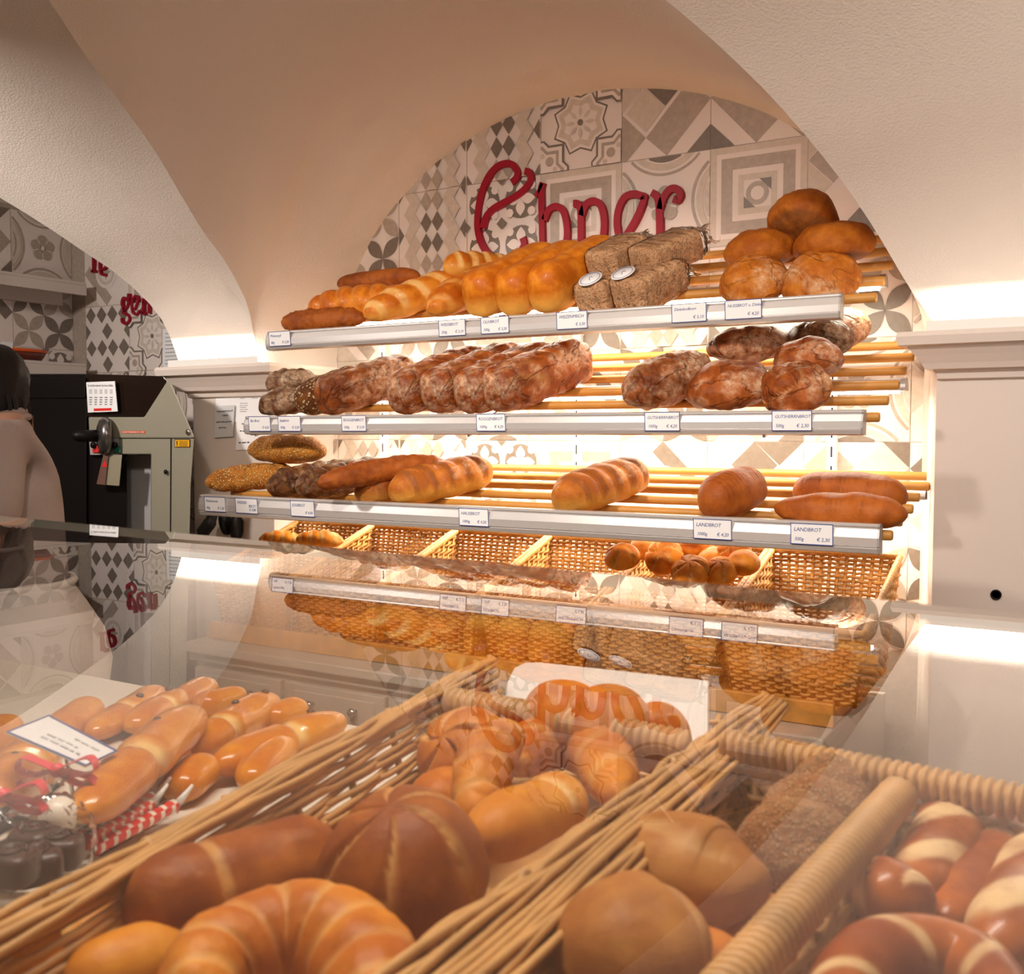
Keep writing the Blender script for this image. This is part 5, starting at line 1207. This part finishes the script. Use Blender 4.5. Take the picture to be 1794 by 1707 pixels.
# large basket
span('bread_roll', (222, 1602), (582, 1488), -.243, .054, gl_(6, 2.1, .1, [m_pinch(-.28, .10, .05, .6)], ((22, .004, 'n'), (70, .0014, 'n')), seed=201), 'rollb', 'long brown roll with a pale band, lying along the left wall of the large basket', gA, roll=8)
o = geo_obj('kaiser_roll', shift(roll_geo(.098, .078, 6, .45, .075, 202, nu=40, nv=90, disp=[(20, .004, 'n')], cutv=1), 0), B['rollb'], mtx(PD(706, 1516, -.240), 200, math.radians(18))); tag(o, 'large round kaiser roll in the middle of the large basket', 'roll', gA)
croiss('croissant', [(330, 1800), (365, 1710), (478, 1655), (580, 1658), (642, 1712), (655, 1810)], -.238, .0265, 'golden brown croissant nearest the camera in the large basket', 203, 'roll', 9)
span('bread_roll', (-60, 1680), (250, 1612), -.262, .034, gl_(5, 2.1, .1, [m_pinch(0.1, .12, .08, .5)], seed=204), 'rollp', 'pale long roll at the left end of the large basket, behind', gA)
span('bread_roll', (-70, 1730), (100, 1655), -.250, .036, gl_(5, 2.1, .1, [], seed=205), 'rollp', 'pale long roll cut by the lower left corner of the frame', gA)
span('bread_roll', (110, 1730), (330, 1652), -.258, .036, gl_(4, 2.1, .1, [], seed=206), 'rollp', 'pale long roll between the brown roll and the croissant', gA)
span('bread_roll', (830, 1478), (1005, 1385), -.243, .048, gl_(4, 2.1, .1, [m_pinch(.45, .12, .10, .9)], seed=207), 'rollp', 'pale roll with a folded end beside the right wall of the large basket', gA)
o = geo_obj('kaiser_roll', shift(roll_geo(.082, .060, 5, .7, .26, 208, nu=40, nv=90, disp=[(20, .003, 'n')], cutv=.9), 0), B['roll'], mtx(PD(812, 1322, -.252), 60, math.radians(34), 0, -18)); tag(o, 'golden kaiser roll at the left, just in front of the wrapped handle', 'roll', gA)
croiss('croissant', [(905, 1280), (850, 1340), (830, 1420), (845, 1450)], -.245, .021, 'golden croissant standing on its tip beside the golden kaiser roll', 209, 'roll', 5, [-.225, -.232, -.25, -.262])
span('bread_roll', (735, 1420), (850, 1370), -.272, .05, gl_(3, 2.1, .1, [], seed=210), 'roll', 'golden roll half hidden behind the large kaiser roll', gA)
croiss('croissant', [(895, 1345), (960, 1300), (1040, 1310), (1085, 1400)], -.252, .026, 'pale croissant behind the folded roll in the large basket', 211, 'roll', 6)
span('bread_roll', (545, 1500), (640, 1455), -.285, .05, gl_(3, 2.1, .1, [], seed=212), 'roll', 'golden roll showing between the brown roll and the large kaiser roll', gA)
for i, (x, y, h, D, lab) in enumerate(((985, 1252, -.232, .070, 'round golden bun, left of the two at the far end of the large basket'), (1065, 1262, -.230, .070, 'round golden bun, right of the two at the far end of the large basket'), (1150, 1290, -.245, .055, 'small golden bun behind the pale croissant at the far end'))):
    o = geo_obj('round_bun', shift(roll_geo(D, .055, 0, seed=213+i, disp=[(22, .003, 'n')]), 0), B['roll'], mtx(PD(x, y, h), 40*i, math.radians(10))); tag(o, lab, 'roll', gA)
# white rounded board behind the buns
a = PY(882, 1240, .845); P = [PY(x, y, .875-.075*max(0, (y-1160)/170)) for x, y in ((880, 1290), (882, 1232), (888, 1195), (900, 1170), (920, 1160), (945, 1160), (1080, 1174), (1240, 1192), (1240, 1330), (880, 1300))]
mb = MB(); mb.prism(P, (0, .005, -.003)); o = mb.build('white_board', M['white'], at=P[0], bevel=.002); tag(o, 'white board with rounded corner standing behind the buns of the large basket', 'board')
# divided basket, left compartment
gB = 'buns in the left compartment of the divided basket'
span('pointed_bun', (1088, 1490), (1342, 1568), -.250, .074, lambda L, W_, H_: sweep_mesh([Vector((-L/2, 0, 0)), Vector((L*.2, 0, 0)), Vector((L/2, 0, .012))], lambda s: ((W_/2*max(.03, (1-abs(s)**2.6)**.5)*(1 if s < .2 else 1-.45*((s-.2)/.8)**1.5)), H_/1.85*max(.03, (1-abs(s)**2.6)**.5)*(1 if s < .2 else 1-.4*((s-.2)/.8))), 2.0, .15, [m_split(.05, .22, .5, .5)], [(14, .007, 'n'), (45, .002, 'n')], 72, 40, 221), 'bunp', 'large pale pointed bun in the left compartment of the divided basket', gB, hh=.064)
o = geo_obj('round_bun', shift(LG(.076, .070, .064, 2.2, 2.0, .2, [m_pinch(.62, .25, .10, .3)], [(16, .007, 'n'), (50, .002, 'n')], 222), 0), B['bunp'], mtx(PD(1108, 1660, -.243), 60, .1)); tag(o, 'pale round bun nearest the camera in the left compartment', 'roll', gB)
P = [PD(1370, 1530, -.252), PD(1400, 1475, -.250), PD(1435, 1440, -.248), PD(1475, 1392, -.246)]; c = sum(P, Vector())/4
g = sweep_mesh([p-c for p in P], lambda s: ((.030+.004*math.cos(s*9))*max(.05, (1-abs(s)**5)**.5),)*2, 2.0, .1, [m_ridge(3, .24, .45, 0, .35)], [(30, .005, 'n')], 72, 40, 223)
o = geo_obj('sesame_roll', g, B['sesame'], Matrix.Translation(c)); tag(o, 'knotted roll thickly covered in sesame seeds, against the basket divider', 'roll', gB)
for i, (x, y, h, D, mk, lab) in enumerate(((1262, 1395, -.262, .060, 'poppy', 'dark bun sprinkled with poppy seeds at the back of the left compartment'), (1345, 1390, -.270, .055, 'poppy', 'dark bun sprinkled with poppy seeds beside the sesame roll'), (1220, 1418, -.285, .055, 'bunp', 'brown bun behind the large pointed bun, low in the basket'), (1310, 1650, -.285, .070, 'roll', 'brown bun low at the front of the left compartment'), (1225, 1720, -.270, .06, 'roll', 'brown bun cut by the lower edge of the frame'))):
    o = geo_obj('round_bun', shift(roll_geo(D, .05, 0, seed=225+i, disp=[(22, .003, 'n')]), 0), B[mk], mtx(PD(x, y, h), 50*i)); tag(o, lab, 'roll', gB)
# right compartment: lye sticks and pretzels
gC = 'lye sticks in the right compartment of the divided basket'
span('lye_stick', (1592, 1572), (1702, 1398), -.245, .040, gl_(5, 2.1, .1, [m_slash(2.2, .35, .10, .1, .5, .0, 1)], seed=231), 'lye', 'lye stick with two white slashes in the right compartment', gC)
span('lye_stick', (1512, 1545), (1610, 1590), -.243, .038, gl_(3, 2.1, .1, [m_slash(1.2, .4, .1, .0, .42, -.2, 1)], seed=232), 'lye', 'short lye roll with a white split below the slashed stick', gC, dz=.006)
span('lye_stick', (1655, 1625), (1782, 1440), -.252, .034, gl_(5, 2.1, .1, [m_pinch(.35, .05, .03, .9), m_pinch(.72, .05, .03, .9)], seed=233), 'lye', 'smooth lye stick with two pale rings, right of the slashed one', gC)
span('lye_stick', (1510, 1690), (1600, 1440), -.275, .032, gl_(5, 2.1, .1, [], seed=234), 'lye', 'lye stick lying deep beside the basket divider', gC)
span('lye_stick', (1745, 1680), (1850, 1480), -.240, .042, gl_(4, 2.1, .1, [m_slash(1.6, .3, .1, .1, .6, .0, 1)], seed=235), 'lye', 'thick lye stick with a broad white split, cut by the right edge of the frame', gC)
P = [PD(x, y, -.232) for x, y in ((1455, 1810), (1472, 1740), (1535, 1690), (1620, 1674), (1695, 1692), (1748, 1745), (1770, 1815))]; c = sum(P, Vector())/len(P)
g = sweep_mesh([p-c for p in P], lambda s: (.0170*(.55+.45*math.cos(s*1.3))*max(.05, (1-abs(s)**10)**.5),)*2, 2.0, .1, [m_slash(3, .2, .06, .3, .5, .3, .8)], [(28, .002, 'n')], 110, 32, 236)
o = geo_obj('pretzel', g, B['lye'], Matrix.Translation(c)); tag(o, 'dark shiny pretzel arc lowest in the right compartment, cut by the frame', 'pretzel')

# milk bread figures on the deck at the left
gm = 'milk bread figures on the white deck'
def figure(p, q, wd, at, label, seed, h=None, raisins=(), mk='brioche', head=1.0):
    hc = DK+wd*.42 if h is None else h
    a = PD(*p, hc); b = PD(*q, hc); d = b-a; L = d.length; yaw = math.degrees(math.atan2(d.y, d.x)); c = (a+b)/2
    def rad(s):
        e = max(.04, (1-abs(s)**4)**.5); f = 1.0
        return (wd/2*e*f, wd*.44*e*f)
    g = sweep_mesh([Vector((-L/2, 0, 0)), Vector((L/2, 0, 0))], rad, 2.1, .15, [m_pinch(at, .13, .26, 1.0)] if at is not None and abs(at) < .95 else [], [(20, .003, 'n')], 72, 36, seed)
    o = geo_obj('milk_bread_figure', g, B[mk], mtx(c, yaw)); tag(o, label, 'pastry', gm)
    for (s, v) in raisins:
        mb = MB(); mb.lathe([(.0005, -.004), (.0040, -.001), (.0048, .001), (.0028, .003), (.0005, .0036)], (0, 0, 0), (0, 0, 1), 10); r = mb.build('raisin', M['choc'])
        mw = mtx(c, yaw) @ Matrix.Translation((L/2*s, wd*v, wd*.425*math.sqrt(max(.1, 1-(v*2)**2)))); r.matrix_world = mw; r.parent = o; r.matrix_parent_inverse = wm(o).inverted()
    return o
FIG = [((95, 1292), (165, 1238), .042, None, 'pale figure end showing behind the price card', None, ()),
       ((158, 1288), (282, 1214), .040, -.1, 'long slim golden figure in the back row, right of the price card', None, ((.15, -.2),)),
       ((225, 1276), (322, 1222), .040, .2, 'golden figure second from left in the back row', None, ((.55, .1),)),
       ((310, 1235), (368, 1202), .038, None, 'short golden figure farthest back on the deck', None, ()),
       ((345, 1240), (428, 1216), .034, None, 'slim golden figure in the back row, behind the one with two raisins', None, ()),
       ((330, 1318), (482, 1228), .048, -.35, 'golden figure with two raisin eyes in the middle of the deck', None, ((.12, .12), (.62, -.12))),
       ((465, 1262), (532, 1240), .036, None, 'golden figure end farthest right in the back row', None, ()),
       ((372, 1348), (602, 1262), .046, .10, 'long golden figure beside the wicker wall with a pale waist', None, ((.55, .2),)),
       ((432, 1372), (505, 1300), .040, None, 'golden brown figure end close to the wicker wall', None, ()),
       ((140, 1432), (345, 1252), .050, -.15, 'large shiny figure with a pale waist, in front on the deck', -.288, ((.32, .12),)),
       ((228, 1392), (312, 1318), .044, None, 'orange golden figure end under the large shiny one', None, ()),
       ((305, 1390), (365, 1340), .040, None, 'brown glazed figure end near the wicker wall', None, ()),
       ((-30, 1420), (75, 1318), .056, .1, 'figure with a raisin eye behind the cellophane bag', None, ((-.1, -.05),)),
       ((-40, 1320), (20, 1268), .042, None, 'pale figure end at the left edge of the frame', None, ())]
for i, (p, q, wd, at, lab, h, rs) in enumerate(FIG): figure(p, q, wd, at, lab, 241+i, h, rs, mk='brioche' if i not in (0, 13) else 'pastry')
# price card lying over the figures
P = [PD(10, 1283, -.252), PD(86, 1253, -.252), PD(207, 1316, -.262), PD(150, 1343, -.265)]; c = sum(P, Vector())/4
nrm = (P[1]-P[0]).cross(P[3]-P[0]).normalized(); nrm = nrm if nrm.z > 0 else -nrm
# slipped on a small clear stand
o = empty('price_card', tuple(c), 'white price card with a violet border tilted over the milk bread figures', 'price card')
mb = MB(); mb.prism(P, tuple(-nrm*.0012)); mb.build('card', M['paper'], o)
mb = MB()
for i in range(4):
    a, b = P[i], P[(i+1) % 4]; m_ = (c-(a+b)/2).normalized()*.0022
    mb.prism([a, b, b+m_, a+m_], tuple(nrm*.0004))
mb.build('border', M['ink'], o)
mb = MB(); rn = random.Random(5)
for v, u0, u1 in ((.28, .3, .8), (.45, .3, .7), (.68, .55, .9)):
    for (a_, b_, vv, t) in wordlines(v, u0, u1, .05, rn, .03):
        S = lambda u, q: P[0].lerp(P[3], u).lerp(P[1].lerp(P[2], u), q)
        mb.prism([S(a_, vv), S(b_, vv), S(b_, vv+t), S(a_, vv+t)], tuple(nrm*.0004))
mb.build('handwriting', M['papergrey'], o)
mb = MB(); mb.tube([c-nrm*.0015, Vector((c.x, c.y+.012, H(DK)+.001))], .0016, 6); mb.tube([Vector((c.x-.015, c.y+.012, H(DK)+.002)), Vector((c.x+.015, c.y+.012, H(DK)+.002))], .002, 6); mb.build('wire_stand', M['chrome'], o)
# candy sticks in clear film
gs = 'red and white candy sticks in film'
for i, (p, q, lab) in enumerate((((142, 1470), (268, 1398), 'red and white candy stick farthest from the camera'), ((150, 1478), (262, 1412), 'red candy stick between the other two'), ((168, 1486), (305, 1412), 'red and white candy stick nearest the wicker wall'))):
    a = PD(*p, -.318+.006*(i == 1)); b = PD(*q, -.318+.006*(i == 1)); d = (b-a)
    root = empty('candy_stick', tuple(a.lerp(b, .5)), lab, 'candy', gs)
    mb = MB(); mb.tube([a.lerp(b, t/20) for t in range(21)], .0058, 10)
    # red and white turns
    for fi in range(len(mb.m)): mb.m[fi] = 1 if ((fi//10)+(fi % 10)//3) % 3 == 0 else 0
    mb.build('stick', [M['candyr'], M['candyw']], root)
    mb = MB(); e = d.normalized(); s_ = e.cross(Vector((0, 0, 1)))
    mb.tube([a-e*.004, a+e*.002, a.lerp(b, .5), b-e*.002, b+e*.006], [.001, .0075, .0078, .0075, .001], 10)
    for k in (-1, 0, 1): mb.tube([b+e*.002, b+e*.012+s_*k*.006+Vector((0, 0, .004)), b+e*.022+s_*k*.011+Vector((0, 0, .010))], [.002, .004, .001], 6)
    mb.build('film_wrap', M['film'], root)
    mb = MB(); mb.tube([b+e*.004, b+e*.012+Vector((0, 0, .003)), b+e*.018+s_*.006+Vector((0, 0, .013))], [.0035, .003, .0012], 8); mb.build('white_tie', M['white'], root)
# cellophane bags of sweets with red ribbons
gk = 'sweets in the cellophane bags'
def ball(name, x, y, h, r, m, lab, nv=24, cat='sweet', grp=gk):
    mb = MB(); mb.lathe([(max(.0003, r*math.sin(PI*i/14)), -r*math.cos(PI*i/14)) for i in range(15)], (0, 0, 0), (0, 0, 1), nv); o = mb.build(name, M[m], at=None); o.location = PD(x, y, h); tag(o, lab, cat, grp); return o
ball('white_praline', 103, 1430, -.288, .0145, 'candyw', 'round white praline in the cellophane bag')
for i, (x, y, h, lab, yw) in enumerate(((62, 1478, -.292, 'dark chocolate in the middle of the cellophane bag', 10), (103, 1492, -.296, 'dark chocolate at the right of the cellophane bag', 40), (20, 1520, -.288, 'reddish chocolate nearest the lower left of the bag', 25), (66, 1518, -.298, 'dark chocolate cone side down in front of the bag', 60))):
    g = LG(.034, .030, .024, 6, 3.4, .1, [], [(60, .001, 'n')], 260+i, 28, 28); o = geo_obj('chocolate', shift(g, 0), M['choc'], mtx(PD(x, y, h), yw)); tag(o, lab, 'sweet', gk)
    mb = MB(); pts = [Vector((.010*(1-t/30*.8)*math.cos(t*.55), .010*(1-t/30*.8)*math.sin(t*.55), .0122)) for t in range(30)]; mb.tube(pts, .0012, 6); sw = mb.build('swirl', M['choc']); sw.matrix_world = wm(o); sw.parent = o; sw.matrix_parent_inverse = wm(o).inverted()
g = sweep_mesh([Vector((.011*math.cos(a), .011*math.sin(a), 0)) for a in [2*PI*k/10 for k in range(11)]], lambda s: (.004, .004), 2, 0, [], [], 40, 12, 0)
o = geo_obj('sweet_ring', g, M['choc'], mtx(PD(12, 1462, -.286), 0, .5)); tag(o, 'small swirled dark sweet at the left edge of the bag', 'sweet', gk)
def bag(px, py_, h, sx, sy, sz, neck, label, seed):
    c = PD(px, py_, h); n = PD(*neck); root = empty('cellophane_bag', (c.x, c.y, H(DK)), label, 'bag', 'cellophane bags tied with red ribbon')
    mb = MB(); nv = 28; vs = []; nn = 14; rnd = random.Random(seed)
    for i in range(nn+1):
        t = i/nn; ax = c.lerp(n, max(0, (t-.35)/.65))+Vector((0, 0, -sz*(1-t)*.9 if t < .35 else 0)); f = math.sin(PI*min(1, t*1.25+.12))**.6 if t < .8 else .14+.8*(t-.8)
        for k in range(nv): a = 2*PI*k/nv; w_ = 1+.14*math.sin(k*5+t*9)*(.3+t); vs.append(ax+Vector((sx*f*w_*math.cos(a), sy*f*w_*math.sin(a), .003*math.sin(k*3+i))))
    mb.add(vs, [(i*nv+k, i*nv+(k+1) % nv, (i+1)*nv+(k+1) % nv, (i+1)*nv+k) for i in range(nn) for k in range(nv)], 0, True); mb.build('cellophane', M['film'], root)
    e = (n-c).normalized()
    mb = MB()
    for sgn in (-1, 1):
        R_ = Rv*sgn; u = Vector((0, 0, 1)); nv = 12
        for lp in range(2):
            L_ = [n, n+R_*.012+u*(.006-.008*lp), n+R_*.026+u*(.010-.016*lp), n+R_*.030+u*(.0-.012*lp), n+R_*.014+u*(-.004-.006*lp), n]
            for (p, q) in zip(catmull(L_, 5), catmull(L_, 5)[1:]): mb.prism([p-Fv*.006, q-Fv*.006, q+Fv*.006, p+Fv*.006], tuple(u*.0008))
    mb.lathe([(.0005, -.005), (.005, -.003), (.006, .0), (.005, .003), (.0005, .005)], n, (1, 0, 0), 12)
    mb.build('ribbon_bow', M['pink'], root)
    return root
bag(78, 1455, -.290, .038, .034, .03, (100, 1350, -.262), 'cellophane bag of sweets with a large red bow under the price card', 3)
bag(5, 1480, -.290, .034, .03, .03, (5, 1395, -.262), 'cellophane bag of sweets with a red bow at the left edge of the frame', 4)
